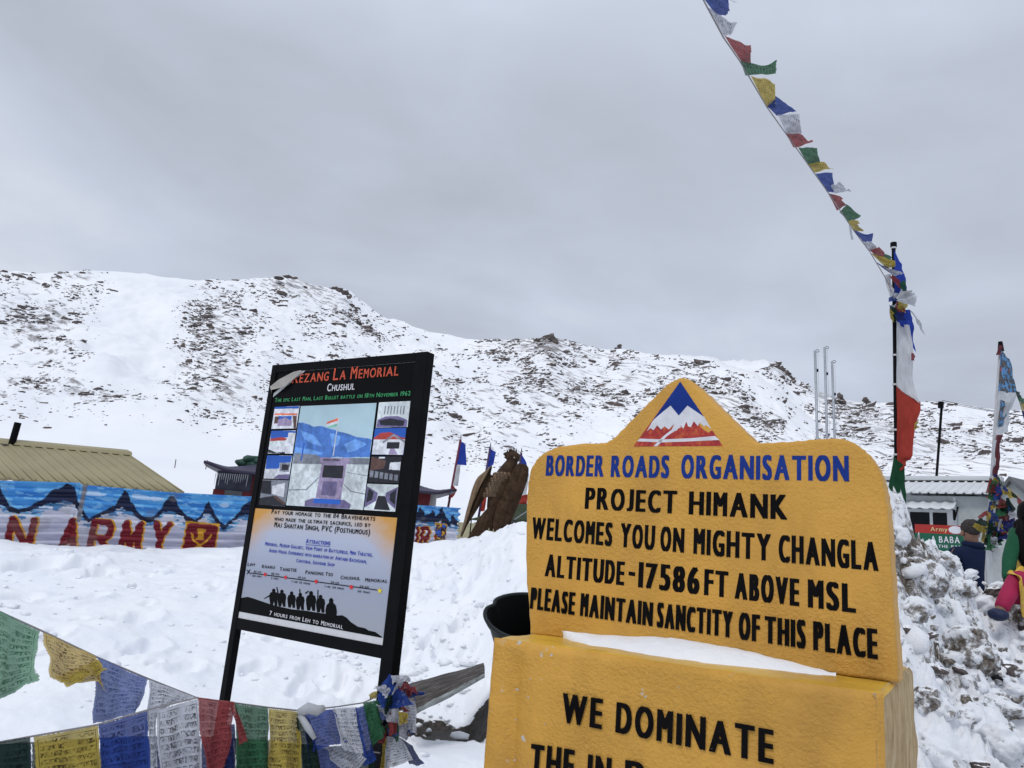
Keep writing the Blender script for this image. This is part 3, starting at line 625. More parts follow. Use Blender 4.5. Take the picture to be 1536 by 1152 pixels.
def slab(name, outline, P, w0, w1, m_, parent, rnd=.016, bulge=.004):
    """thick rounded slab: bands of the outline pulled in towards the front"""
    o_ = np.array(outline); c_ = o_.mean(0); n = len(o_)
    tang = np.roll(o_, -1, 0)-np.roll(o_, 1, 0); tang /= np.linalg.norm(tang, axis=1)[:, None]+1e-9
    nor = np.stack([tang[:, 1], -tang[:, 0]], 1)
    area = .5*np.sum(o_[:, 0]*np.roll(o_[:, 1], -1)-np.roll(o_[:, 0], -1)*o_[:, 1])
    if area < 0: nor = -nor
    for _ in range(4): nor = (np.roll(nor, 1, 0)+nor*2+np.roll(nor, -1, 0)); nor /= np.linalg.norm(nor, axis=1)[:, None]
    rings = [(w0, rnd*.9), (w0+rnd, .0)]+[(w0+rnd+(w1-w0-2*rnd)*k/5, -.001*math.sin(k*2.1)) for k in range(1, 5)]+[(w1-rnd, 0)]+[(w1-rnd+rnd*math.sin(a), rnd*(1-math.cos(a))) for a in (R(25), R(50), R(72), R(90))]
    v = []; f_ = []; rr = random.Random(4)
    lo_ = o_[:, 1].min()
    for (w_, ins) in rings:
        for k in range(n):
            q = o_[k]-nor[k]*ins; v.append(P.w(q[0], q[1], w_+(rr.uniform(-.0012, .0012) if ins < .012 else 0)))
    for i in range(len(rings)-1):
        for k in range(n): f_.append((i*n+k, i*n+(k+1) % n, (i+1)*n+(k+1) % n, (i+1)*n+k))
    f_.append(tuple(reversed(range(n))))
    base = (len(rings)-1)*n; ins = rings[-1][1]; fr = o_-nor*ins
    gx_, gy_ = np.meshgrid(np.arange(fr[:, 0].min(), fr[:, 0].max(), .014), np.arange(fr[:, 1].min(), fr[:, 1].max(), .014), indexing='ij'); gx_ = gx_.ravel(); gy_ = gy_.ravel()
    cl_ = [tuple(p) for p in fr]+[tuple(fr[0])]; dd = seg_dist(gx_, gy_, cl_); ok_ = inside(gx_, gy_, cl_[:-1]) & (dd > .009); gx_, gy_, dd = gx_[ok_], gy_[ok_], dd[ok_]
    P2 = [Vector(p) for p in fr.tolist()]+[Vector(p) for p in zip(gx_.tolist(), gy_.tolist())]
    vo, _, fo, vi, _, _ = mathutils.geometry.delaunay_2d_cdt(P2, [(k, (k+1) % n) for k in range(n)], [], 1, 1e-6)
    mp = {}; edge = [1.0]*len(v)
    for i_, src in enumerate(vo):
        o0 = vi[i_][0]
        if o0 < n: mp[i_] = base+o0
        else:
            q = vo[i_]; dq = dd[o0-n]; rag = float(fbm(np.array(q.x*16), np.array(q.y*16), 3, 33)); mp[i_] = len(v)
            v.append(P.w(q.x, q.y, w1+.0016*float(fbm(np.array(q.x*9), np.array(q.y*9), 3, 31))*min(1, dq/.05)-.0035*max(0, rag)*max(0, 1-dq/.06))); edge.append(max(0, 1-dq/.085))
    for q in fo: f_.append(tuple(mp[i_] for i_ in q))
    ob = obj(name, v, f_, m_, parent, smooth=True, attrs={'edge': edge}); fix_normals(ob)
    return ob
slab('board', U, BOARD, -.17, 0, M['yellow'], st)
lt = MB(); lb = MB(); rj = random.Random(12)
A_ = dict(small=0, jit=.02, rnd=rj)
for s, x0, x1 in (('BORDER', 818.5, 905), ('ROADS', 916, 1003.5), ('ORGANISATION', 1021.5, 1274)):
    f0 = lambda x: 713.6+(x-818.4)*.0190
    line_of_text(lb, s, BOARD, (x0, f0(x0)), (x1, f0(x1)), 30.4+(x0-818)*.0204, fat=.046, fatv=.020, gap=.11, w=.0012, **A_)
for s, x0, x1 in (('PROJECT', 877, 1015), ('HIMANK', 1033, 1181)):
    f0 = lambda x: 763.3+(x-880)*.0548
    line_of_text(lt, s, BOARD, (x0, f0(x0)), (x1, f0(x1)), 31.7+(x0-880)*.0235, fat=.056, gap=.11, w=.0012, **A_)
for s, x0, x1 in (('WELCOMES', 797, 918), ('YOU', 930, 982), ('ON', 990, 1026), ('MIGHTY', 1040, 1156), ('CHANGLA', 1168, 1318)):
    f0 = lambda x: 808.3+(x-800.9)*.0942
    line_of_text(lt, s, BOARD, (x0, f0(x0)), (x1, f0(x1)), 32.9+(x0-797)*.0215, fat=.046, fatv=.020, gap=.11, w=.0012, **A_)
for s, x0, x1 in (('ALTITUDE', 817, 936), ('-', 943, 954), ('17586', 957, 1049), ('FT', 1056, 1092), ('ABOVE', 1102, 1199), ('MSL', 1212, 1284)):
    f0 = lambda x: 864.4+(x-818)*.1185
    if s == '-':
        poly(lt, BOARD, [(943, 857), (953, 858.5), (953, 864.5), (943, 863)], .0012); continue
    line_of_text(lt, s, BOARD, (x0, f0(x0)), (x1, f0(x1)), (33.5 if s != '17586' else 35)+(x0-818)*.0215, fat=.064 if s == '17586' else .056, gap=.10, w=.0012, **A_)
for s, x0, x1 in (('PLEASE', 795, 862), ('MAINTAIN', 870, 979), ('SANCTITY', 985, 1099), ('OF', 1108, 1140), ('THIS', 1147, 1209), ('PLACE', 1220, 1317)):
    f0 = lambda x: 912.9+(x-795.7)*.1462
    line_of_text(lt, s, BOARD, (x0, f0(x0)), (x1, f0(x1)), 32.7+(x0-795.7)*.0235, fat=.056, gap=.09, w=.0025, **A_)
lb.build('blue_lettering', M['blue_paint'], st); lt.build('black_lettering', M['black_paint'], st)
def z4(X, Y): return 760+X/3.84, 460+Y/3.84
em = shapes('emblem', BOARD, [[z4(1000, 432), z4(1245, 803), z4(730, 806)]], .0010, M['red_paint'], st)
shapes('emblem_sky', BOARD, [[z4(1000, 432), z4(1136, 634), z4(1080, 596), z4(1042, 570), z4(992, 628), z4(945, 570), z4(900, 606), z4(843, 655)]], .0019, M['blue_paint'], em)
shapes('emblem_snow', BOARD, [[z4(838, 664), z4(870, 626), z4(905, 598), z4(945, 570), z4(992, 628), z4(1042, 570), z4(1085, 598), z4(1138, 634), z4(1180, 706), z4(1150, 682), z4(1138, 690), z4(1112, 668), z4(1102, 688), z4(1078, 660), z4(1062, 694), z4(1046, 690), z4(1036, 662), z4(1018, 704), z4(1004, 684), z4(978, 716), z4(950, 716),
        z4(965, 675), z4(935, 708), z4(910, 690), z4(890, 708), z4(868, 684), z4(846, 712), z4(830, 700), z4(808, 718)]], .0016, M['white_paint'], em)
shapes('emblem_road', BOARD, [[z4(975, 690), z4(1010, 690), z4(925, 745), z4(868, 804), z4(846, 804), z4(905, 745)], [z4(768, 760), z4(900, 765), z4(1060, 758), z4(1200, 745), z4(1226, 768), z4(1060, 776), z4(900, 782), z4(752, 776)]], .0013, M['white_paint'], em)
# plinth: own measured front edge
LZ = EYE-.331
c0 = BOARD.w(0, 0, .31); PL = Plane(c0, YAW); PU0 = PL.uv(734, 1000)[0]; PW = PL.uv(1325, 1060)[0]
LTOP = lambda u_: LZ-.022*(PW-u_)/(PW-PU0)
def plinth():
    nu, nv = 130, 120; us = np.linspace(PU0, PW, nu); vs = np.linspace(0, LZ, nv); uu, vv = np.meshgrid(us, vs, indexing='ij')
    w_ = .005*fbm(uu*7, vv*7, 4, 21)+.003*fbm(uu*26, vv*26, 3, 22)
    w_ -= .022*np.exp(-((uu-(PU0+.115)-.02*(LZ-vv))/.030)**2)*sstep(LZ-.02, LZ-.10, vv)
    e = np.minimum(np.minimum(uu-PU0, PW-uu), LZ-vv); w_ -= .018*np.clip(1-e/.022, 0, 1)**2; vv = vv*LTOP(uu)/LZ
    pts = [PL.w(a, b, c) for a, b, c in zip(uu.ravel(), vv.ravel(), w_.ravel())]
    return pts, grid_faces(nu, nv)
v, f_ = plinth(); obj('plinth_front', v, f_, M['yellow_worn'], st, smooth=True)
def sheet(P, fa, nu, nv, name, m_, parent, rough=.006, seed=0):
    s_, t_ = np.meshgrid(np.linspace(0, 1, nu), np.linspace(0, 1, nv), indexing='ij')
    pts = np.array([fa(a, b) for a, b in zip(s_.ravel(), t_.ravel())])
    n_ = fbm(s_.ravel()*12, t_.ravel()*12, 4, seed)*rough
    return obj(name, pts, grid_faces(nu, nv), m_, parent, smooth=True)
DEP = .92
def topf(a, b):
    u_ = PU0+(PW-PU0)*a; e = min(a, 1-a)*(PW-PU0); dp = .012*max(0, 1-e/.02)**2
    h = .004*float(fbm(np.array(u_*9), np.array(b*9), 3, 5)); edge = .012*max(0, 1-(b*DEP)/.022)**2
    return PL.w(u_, LTOP(u_)-edge-dp+h, -b*DEP-.012)
sheet(PL, topf, 90, 60, 'ledge', M['yellow_ledge'], st)
def sidef(a, b):
    v_ = LZ*b; wv = .008*float(fbm(np.array(a*6), np.array(b*9), 3, 7)); e = LZ-v_
    return PL.w(PW-.004+wv+.02*a-.012*max(0, 1-e/.02)**2-.012*max(0, 1-a*DEP/.02)**2, v_, -a*DEP)
sheet(PL, sidef, 50, 80, 'plinth_side', M['cement'], st)
b = MB(); b.pbox(PL, PU0+.03, PW-.03, .0, LZ-.05, -DEP+.02, -.06); b.build('plinth_core', M['cement'], st)
lw = MB(); lbk = MB()
for s, x0, y0, x1, y1, hh in (('WE', 843, 1083, 904, 1093.5, 44), ('DOMINATE', 924, 1098, 1161, 1146, 46), ('THE', 795, 1162, 861, 1173, 48), ('IN', 881, 1177, 917, 1184, 48), ('P', 937, 1188, 966, 1193, 50)):
    line_of_text(lw, s, PL, (x0, y0), (x1, y1), hh, w=.007, fat=.056, gap=.13, **A_)
lw.build('plinth_lettering', M['black_worn'], st)
# snow drift lying on the ledge
def drift():
    nu, nv = 70, 14; top = [(817, 946), (850, 949.5), (900, 955), (940, 957), (990, 958), (1030, 963), (1080, 971), (1125, 980), (1180, 994), (1225, 1006), (1254, 1013.5)]
    bot = [(815, 948), (831, 952), (883, 967.5), (930, 975), (990, 984), (1059, 994), (1125, 1001), (1180, 1007), (1225, 1012), (1240, 1013.5), (1256, 1014.5)]
    V = []
    for i in range(nu):
        x_ = 816+438*(i/(nu-1)); yt = np.interp(x_, *zip(*top)); yb = np.interp(x_, *zip(*bot))
        ub, vb = BOARD.uv(x_, yt); A0 = BOARD.w(ub, vb, .001); lz = LTOP(ub); B0 = atz(x_, yb, lz+.002)
        base = np.array([A0[0], A0[1], lz]); hgt = max(A0[2]-lz, .002)
        for j in range(nv):
            k = j/(nv-1); p = base*(1-k)+B0*k; p = p.copy(); p[2] = lz+.007-.014*k*k+max(hgt, .010*(1-abs(2*i/(nu-1)-1)**6))*math.cos(k*math.pi/2)**.75+.003*float(fbm(np.array(x_/14.), np.array(k*3), 3, 3)); V.append(p)
    return np.array(V), grid_faces(nu, nv)
o = obj('snow_drift', *drift(), M['snow'], smooth=True); tag(o, 'thin white snow drift lying on the ledge of the yellow stone sign', 'snow')

# ================================================================ BLACK NOTICE BOARD
nb = thing('notice_board', 'black framed notice board with memorial poster, standing on two tall legs in the snow', 'notice board', tuple(SIGN.w(.55, 0, 0)))
def z1(X, Y): return 330+X/3.8389, 500+Y/3.84
def z2(X, Y): return 330+X/3.8389, 740+Y/3.84
u0, vt = SIGN.uv(410.7, 548.2); u1, _ = SIGN.uv(644, 527.3); pu0, pvt = SIGN.uv(629.5, 540.4); pu0 = .030; pu1 = SIGN.uv(602, 756)[0]; pvb = SIGN.uv(465, 950)[1]-0.0
pvb = SIGN.uv(574.8, 971.3)[1]; fvb = SIGN.uv(572.2, 987.4)[1]
b = MB(); b.pbox(SIGN, u0, pu0+.012, 0, vt, -.03, .012); b.build('leg', M['black_metal'], nb, bevel=.004)
b = MB(); b.pbox(SIGN, pu1-.008, u1, -.1, vt, -.045, .012); b.build('leg', M['black_metal'], nb, bevel=.004)
b = MB(); b.pbox(SIGN, pu0+.012, pu1-.008, pvt-.008, vt-.001, -.03, .011); b.build('top_rail', M['black_metal'], nb, bevel=.003)
b = MB(); b.pbox(SIGN, pu0+.012, pu1-.008, fvb, pvb+.01, -.03, .011); b.build('bottom_rail', M['black_metal'], nb, bevel=.003)
b = MB(); b.pbox(SIGN, pu0+.012, pu1-.008, pvb, pvt, -.02, .004); b.build('backing', M['board_black'], nb)
def mural_mat():
    m_, t_, b = new_mat('painted_corrugated_sheet'); t_.put(b.inputs['Base Color'], t_.attr('paint', 'Color')); b.inputs['Roughness'].default_value = .42; b.inputs['Specular IOR Level'].default_value = .3
    return m_
M['mural'] = mural_mat()
# poster print
def grad_print():
    m_, t_, bb = new_mat('poster_print'); u_, v_, _ = t_.sep(t_.coord('UV'))
    base = t_.ramp(v_, [(0, (.33, .35, .39)), (.35, (.31, .34, .43)), (.75, (.42, .46, .58)), (1, (.52, .50, .50))])
    cu_ = t_.math('ABSOLUTE', t_.math('SUBTRACT', u_, .5)); nz = t_.noise(t_.coord('UV'), 5, 4, .6)
    k = t_.math('ADD', t_.math('ADD', t_.math('MULTIPLY', cu_, 1.3), t_.math('MULTIPLY', v_, 1.0)), t_.math('MULTIPLY', t_.math('SUBTRACT', nz, .5), .35))
    og = t_.ramp(k, [(1.02, 0.0), (1.42, 1.0)])
    og = t_.ramp(t_.math('MULTIPLY', k, .6), [(.71, 0.0), (.80, .40), (.91, 1.0)])
    t_.put(bb.inputs['Base Color'], t_.mix(og, base, (.58, .29, .055))); bb.inputs['Roughness'].default_value = .4; return m_
M['poster'] = grad_print()
def quad_obj(name, P, ua, ub, va, vb, w_, m_, parent, n=12):
    s_, t_ = np.meshgrid(np.linspace(0, 1, n), np.linspace(0, 1, n), indexing='ij')
    v = [P.w(ua+(ub-ua)*a, va+(vb-va)*b_, w_) for a, b_ in zip(s_.ravel(), t_.ravel())]
    return obj(name, v, grid_faces(n, n), m_, parent, uv=np.stack([s_.ravel(), t_.ravel()], 1))
def ink(n, r, g, b_, rough=.4): return plain('ink_'+n, srgb(r, g, b_), rough, var=.06, scale=30)
pa = ink('white', 205, 205, 208); pk = ink('black', 13, 13, 14)
MV = SIGN.uv(466, 768)[1]                    # where the black upper part ends
po = thing('tmp', 'x', 'x'); bpy.data.objects.remove(po)
fold_cut = [(pu0, SIGN.uv(408, 592)[1]), (SIGN.uv(457.6, 555.2)[0], pvt)]
def upoly(name, pts, w_, m_, parent):
    return obj(name, [SIGN.w(a, b_, w_) for a, b_ in pts], [list(range(len(pts)))], m_, parent)
e_ = .009
poster = upoly('poster', [(pu0, pvb), (pu1, pvb), (pu1, pvt), fold_cut[1], fold_cut[0]], .0055, pa, nb)
upoly('poster_black_field', [(pu0+e_, MV), (pu1-e_, MV), (pu1-e_, pvt-e_), (fold_cut[1][0]+.01, pvt-e_), (pu0+e_, fold_cut[0][1]-.02)], .0062, pk, poster)
sv = SIGN.uv(*z2(520, 755))[1]
quad_obj('poster_lower_field', SIGN, pu0+e_, pu1-e_, sv, MV, .0062, M['poster'], poster)
# folded corner of the poster, curling forward
b = MB(); q0 = SIGN.w(*fold_cut[0], .006); q1 = SIGN.w(*fold_cut[1], .006); tip = SIGN.w(*SIGN.uv(414, 587), .035); q2 = SIGN.w(*SIGN.uv(432, 582), .03); q3 = SIGN.w(*SIGN.uv(448, 566), .016)
b.add([q0, SIGN.w(*SIGN.uv(409, 581), .02), SIGN.w(*SIGN.uv(425, 571), .032), SIGN.w(*SIGN.uv(444, 559), .02), q1, q3, q2, tip], [(0, 7, 1), (1, 7, 6, 2), (2, 6, 5, 3), (3, 5, 4)])
b.build('folded_corner', plain('paper_back', (.36, .34, .31), .7), poster)
tx = MB(); line_of_text(tx, 'Rezang La Memorial', SIGN, z1(420, 290), z1(1032, 245), 17, w=.0085, fat=.022, fatv=.012, gap=.13, small=.74)
tx.build('title_lettering', plain('ink_red', (.50, .075, .035), .45, var=.35, scale=60), poster)
tx = MB(); line_of_text(tx, 'Chushul', SIGN, z1(622, 336), z1(780, 326), 11, w=.0085, fat=.022, fatv=.012, gap=.14, small=.8); tx.build('subtitle_lettering', pa, poster)
tx = MB(); line_of_text(tx, 'The epic Last Man, Last Bullet battle on 18th November 1962', SIGN, z1(322, 398), z1(1102, 360), 6.0, w=.0085, fat=.022, fatv=.012, gap=.14, small=.76, space=.4); tx.build('date_lettering', ink('green', 60, 150, 95), poster)
tx = MB()
for s, a, c_, h in (('Pay your homage to the 114 Bravehearts', z2(303, 118), z2(898, 160), 6.6), ('who made the ultimate sacrifice, led by', z2(318, 158), z2(872, 196), 6.2), ('Maj Shaitan Singh, PVC (Posthumous)', z2(318, 195), z2(868, 240), 8.0)):
    line_of_text(tx, s, SIGN, a, c_, h, w=.0085, fat=.022, fatv=.012, gap=.13, small=.8, space=.4)
tx.build('homage_lettering', pk, poster)
tx = MB()
for s, a, c_, h in (('Attractions', z2(500, 288), z2(640, 300), 7), ('Memorial, Museum Gallery, View Point of Battlefield, Mini Theatre,', z2(266, 300), z2(884, 366), 5.4), ('Audio-Visual Experience with narration by Amitabh Bachchan,', z2(288, 338), z2(850, 404), 5.2), ('Cafeteria, Souvenir Shop', z2(445, 396), z2(665, 422), 5)):
    line_of_text(tx, s, SIGN, a, c_, h, w=.0085, fat=.022, fatv=.012, gap=.13, small=.78, space=.4)
poly(tx, SIGN, [z2(500, 294), z2(640, 306), z2(640, 309), z2(500, 297)], .0085); tx.build('attractions_lettering', ink('blue', 35, 60, 170), poster)
tx = MB()
for s, a, c_, h in (('Leh', z2(165, 418), z2(206, 418), 4.6), ('Kharu', z2(248, 430), z2(321, 436), 5), ('Tangtse', z2(350, 446), z2(446, 452), 5.4), ('Pangong Tso', z2(498, 464), z2(655, 478), 5.4), ('Chushul', z2(700, 494), z2(812, 500), 5.2), ('Memorial', z2(842, 508), z2(970, 516), 5.4),
                    ('35 km', z2(200, 456), z2(243, 459), 3), ('80 km', z2(302, 468), z2(346, 472), 3), ('45 km', z2(454, 489), z2(498, 494), 3), ('50 km', z2(645, 517), z2(690, 522), 3), ('20 km', z2(810, 541), z2(862, 546), 3),
                    ('50 min', z2(192, 480), z2(243, 485), 3), ('2 hrs', z2(300, 493), z2(342, 498), 3), ('1 hr 15 mins', z2(420, 513), z2(525, 527), 3), ('1 hr 20 mins', z2(610, 541), z2(718, 555), 3), ('30 mins', z2(798, 569), z2(868, 577), 3)):
    line_of_text(tx, s, SIGN, a, c_, h, w=.0085, fat=.022, fatv=.012, gap=.15, small=.85, space=.35)
poly(tx, SIGN, [z2(185, 456), z2(925, 556), z2(925, 561), z2(185, 461)], .0085)
poly(tx, SIGN, [z2(165, 440), z2(186, 466), z2(182, 468), z2(160, 442)], .0092); poly(tx, SIGN, [z2(182, 440), z2(164, 466), z2(160, 464), z2(178, 438)], .0086); tx.build('route_lettering', pk, poster)
def disc(P, c, r, n=14): return [(c[0]+r*math.cos(2*math.pi*k/n), c[1]+r*math.sin(2*math.pi*k/n)*1.25) for k in range(n)]
for X, Y, r_ in ((267, 467, 2.2), (385, 484, 2.2), (561, 508, 2.4), (763, 540, 2.6)): shapes('route_dot', SIGN, [disc(SIGN, z2(X, Y), r_)], .0095, ink('dot', 205, 45, 50), poster)
c_ = z2(928, 561); shapes('route_star', SIGN, [[(c_[0]+(4.6 if k % 2 == 0 else 1.9)*math.sin(k*math.pi/5), c_[1]-(5.2 if k % 2 == 0 else 2.1)*math.cos(k*math.pi/5)) for k in range(10)]], .0098, ink('star', 225, 205, 60), poster)
# soldiers in silhouette on a black hill
hillp = [z2(126, 602), z2(165, 596), z2(200, 606), z2(240, 620), z2(300, 640), z2(345, 652), z2(420, 668), z2(500, 676), z2(560, 686), z2(620, 694), z2(672, 704), z2(710, 702), z2(735, 716), z2(760, 742), z2(800, 768), z2(840, 776), z2(862, 790), z2(900, 798), z2(938, 826), z2(938, 832), z2(114, 680)]
def soldier(x, y, s_, lean=0):
    return [[(x+lean*1+a*s_*(1.5 if b_ > -6 else 1.25), y+b_*s_) for a, b_ in ((-2.6, 9), (-3.2, 3), (-3.4, -2), (-2.6, -5.5), (-1.4, -6.6), (-1.6, -8.6), (-.8, -10.2), (.8, -10.2), (1.7, -8.6), (1.4, -6.6), (2.8, -5.4), (3.4, -1.5), (2.9, 3), (2.8, 9.6), (.8, 9.4), (.2, 4.5), (-.6, 9.2))]]
sl = [hillp]
for X, Y, s_ in ((315, 600, 1.3), (362, 606, 1.3), (418, 614, 1.25), (468, 624, 1.3), (530, 622, 1.5), (585, 638, 1.35)): sl += soldier(*z2(X, Y), s_)
sl += [[(z2(646, 658)[0]+a*1.5, z2(646, 658)[1]+b_*1.5) for a, b_ in ((-5, 10), (-5.8, 3), (-4.6, -2.5), (-2, -5), (-2.2, -8), (0, -10), (2.2, -8), (2, -5), (4.8, -2), (5.8, 4), (5, 11))]]
sl += [[z2(258, 606), z2(300, 580), z2(306, 588), z2(262, 608)], [z2(330, 540), z2(336, 540), z2(348, 590), z2(340, 590)], [z2(462, 552), z2(468, 552), z2(472, 600), z2(466, 600)], [z2(568, 556), z2(573, 556), z2(572, 610), z2(566, 610)], [z2(496, 572), z2(516, 560), z2(518, 566), z2(500, 580)]]
mb = MB()
for i, pts in enumerate(sl):
    v, f_ = poly_obj('', SIGN, pts, .0068+.00012*i, None, None); mb.add(v, f_)
mb.build('soldiers_silhouette', pk, poster)
tx = MB(); line_of_text(tx, '7 hours from Leh to Memorial', SIGN, z2(293, 700), z2(715, 782), 6.4, w=.0098, fat=.022, fatv=.012, gap=.14, small=.8, space=.4); tx.build('distance_lettering', pa, poster)
# printed photographs on the poster
def pic(name, quad, layers, w0=.0068):
    """one printed photograph, its colours painted on a fine grid"""
    q = np.array([SIGN.uv(*p) for p in quad]); ua, ub = q[[0, 3], 0].mean(), q[[1, 2], 0].mean(); va, vb = q[[2, 3], 1].mean(), q[[0, 1], 1].mean()
    nu = max(24, int((ub-ua)/.0019)); nv = max(24, int((vb-va)/.0019)); uu, vv = np.meshgrid(np.linspace(ua, ub, nu), np.linspace(va, vb, nv), indexing='ij')
    sd_ = len(name)*7; col = np.zeros(uu.shape+(3,)); tone = fbm(uu*9, vv*9, 4, sd_)[..., None]; rdg = ridged(uu*16+vv*5, vv*11, 5, sd_+3)[..., None]; fine = fbm(uu*60, vv*60, 2, sd_+5)[..., None]
    wu = uu+.004*fbm(uu*40, vv*40, 3, sd_+6); wv = vv+.004*fbm(uu*40+7, vv*40, 3, sd_+8)
    for i, (c_, polys) in enumerate([(layers[0], None)]+list(layers[1:])):
        for pts in (polys or [None]):
            m_ = np.ones(uu.shape, bool) if pts is None else inside(wu if c_[1] == 'r' else uu, wv if c_[1] == 'r' else vv, [SIGN.uv(*p) for p in pts])
            base = np.array(c_[0])
            sh = 1+.34*tone+.22*fine+.5*(rdg-.55)*(fine > -.05) if c_[1] != 'r' else (.45+1.05*rdg+.2*fine)
            if c_[1] == 's': sh = 1+.12*tone-.25*((vv-va)/(vb-va)-.5)[..., None]
            col[m_] = (base*sh)[m_]
    V = SIGN.o[None, None]+SIGN.d*uu[..., None]+SIGN.n*w0; V[..., 2] = vv
    return obj(name, V.reshape(-1, 3), grid_faces(nu, nv), M['mural'], poster, col=np.clip(col, .004, .9).reshape(-1, 3))
def ink2(kind, r, g, b_): return (srgb(r, g, b_), kind)
skyp = ink2('s', 178, 205, 215); mtn = ink2('r', 70, 112, 180); mtl = ink2('r', 104, 150, 212); pav = ink2('p', 200, 208, 210); stn = ink2('p', 150, 136, 165); std = ink2('p', 104, 96, 132); dk = ink2('p', 34, 34, 42); deep = ink2('s', 40, 92, 182)
wht = ink2('p', 205, 208, 214); gry = ink2('p', 124, 128, 138); rd = ink2('p', 165, 62, 58); sfr = ink2('p', 222, 110, 80); brn = ink2('p', 88, 64, 58); grn2 = ink2('p', 120, 185, 160)
pic('main_picture', [z1(470, 422), z1(908, 401), z1(828, 1019), z1(387, 990)], [skyp,
    (mtn, [[z1(457, 512), z1(500, 520), z1(545, 538), z1(590, 535), z1(640, 552), z1(690, 566), z1(740, 578), z1(790, 598), z1(840, 604), z1(880, 612), z1(866, 715), z1(428, 715)]]),
    (mtl, [[z1(470, 560), z1(510, 575), z1(560, 600), z1(590, 650), z1(540, 640), z1(490, 610)], [z1(640, 575), z1(700, 590), z1(690, 640), z1(650, 660)], [z1(720, 640), z1(790, 610), z1(850, 640), z1(800, 670), z1(740, 690)], [z1(440, 655), z1(520, 668), z1(600, 690), z1(560, 700), z1(436, 690)]]),
    (gry, [[z1(436, 690), z1(560, 700), z1(590, 720), z1(750, 720), z1(866, 720), z1(862, 758), z1(424, 758)]]),
    (pav, [[z1(424, 752), z1(862, 756), z1(828, 1019), z1(387, 990)]]),
    (gry, [[z1(400, 900), z1(500, 898), z1(572, 830), z1(576, 834), z1(504, 904), z1(400, 906)], [z1(722, 870), z1(760, 908), z1(845, 925), z1(844, 931), z1(757, 914), z1(719, 876)], [z1(735, 800), z1(856, 820), z1(856, 824), z1(735, 804)]]),
    (std, [[z1(495, 965), z1(540, 950), z1(720, 960), z1(758, 985), z1(752, 1012), z1(492, 996)]]),
    (stn, [[z1(582, 715), z1(752, 720), z1(750, 752), z1(734, 756), z1(700, 960), z1(556, 950), z1(592, 750), z1(580, 745)]]),
    (dk, [[z1(604, 760), z1(718, 762), z1(710, 838), z1(592, 830)]]),
    (std, [[z1(600, 852), z1(682, 856), z1(668, 940), z1(586, 930)]]),
    (deep, [[z1(548, 950), z1(702, 960), z1(694, 986), z1(540, 978)], [z1(486, 632), z1(494, 632), z1(476, 735), z1(468, 735)]]),
    (wht, [[z1(686, 486), z1(690, 486), z1(660, 705), z1(654, 705)]]),
    (sfr, [[z1(688, 488), z1(622, 512), z1(618, 524), z1(684, 505)]]), (wht, [[z1(684, 506), z1(618, 526), z1(620, 538), z1(682, 520)]]), (grn2, [[z1(682, 521), z1(622, 540), z1(626, 548), z1(680, 535)]])])
tx = MB(); line_of_text(tx, 'REZANG LA MEMORIAL', SIGN, z1(602, 734), z1(702, 737), 2.6, w=.0112, fat=.022, fatv=.012, gap=.14, small=0); tx.build('monument_lettering', pk, poster)
pic('entrance_picture', [z1(318, 424), z1(462, 421), z1(446, 552), z1(305, 548)], [wht, (deep, [[z1(318, 424), z1(462, 421), z1(460, 434), z1(316, 437)], [z1(345, 478), z1(420, 478), z1(414, 505), z1(340, 505)]]), (sfr, [[z1(322, 462), z1(450, 462), z1(449, 472), z1(320, 472)]]), (brn, [[z1(322, 480), z1(345, 480), z1(340, 520), z1(316, 520)], [z1(424, 476), z1(448, 476), z1(444, 548), z1(430, 548)]]), (stn, [[z1(340, 500), z1(380, 485), z1(420, 505), z1(416, 535), z1(334, 535)]])])
pic('wall_picture', [z1(300, 560), z1(442, 563), z1(424, 697), z1(283, 690)], [wht, (deep, [[z1(300, 560), z1(442, 563), z1(440, 575), z1(400, 573), z1(396, 600), z1(296, 610)]]), (rd, [[z1(296, 608), z1(360, 598), z1(390, 606), z1(386, 618), z1(294, 622)]]), (pav, [[z1(294, 622), z1(390, 618), z1(372, 640), z1(290, 655)]]), (dk, [[z1(283, 668), z1(330, 688), z1(380, 684), z1(380, 695), z1(283, 690)]])])
pic('plaza_picture', [z1(276, 703), z1(420, 706), z1(404, 842), z1(258, 836)], [wht, (deep, [[z1(276, 703), z1(420, 706), z1(412, 745), z1(350, 748), z1(346, 780), z1(268, 782)]]), (gry, [[z1(352, 746), z1(410, 748), z1(402, 800), z1(348, 796)]]), (dk, [[z1(362, 756), z1(402, 758), z1(398, 790), z1(360, 788)]]), (std, [[z1(340, 815), z1(404, 812), z1(404, 842), z1(310, 838)]])])
pic('hall_picture', [z1(252, 845), z1(400, 846), z1(384, 996), z1(228, 990)], [gry, (dk, [[z1(250, 848), z1(300, 850), z1(300, 930), z1(240, 920)], [z1(228, 950), z1(320, 935), z1(384, 990), z1(384, 996), z1(228, 990)]]), (wht, [[z1(305, 880), z1(380, 862), z1(372, 945), z1(305, 925)]]), (brn, [[z1(310, 940), z1(330, 936), z1(384, 980), z1(370, 990)]])])
pic('gallery_picture', [z1(918, 400), z1(1104, 391), z1(1082, 543), z1(906, 543)], [pav, (std, [[z1(912, 500), z1(960, 480), z1(1030, 478), z1(1085, 500), z1(1080, 543), z1(906, 543)]]), (gry, [[z1(955+18*k, 420), z1(962+18*k, 420), z1(956+18*k, 468), z1(949+18*k, 468)] for k in range(7)]), (dk, [[z1(920, 505), z1(985, 490), z1(1070, 505), z1(1060, 535), z1(930, 530)]])])
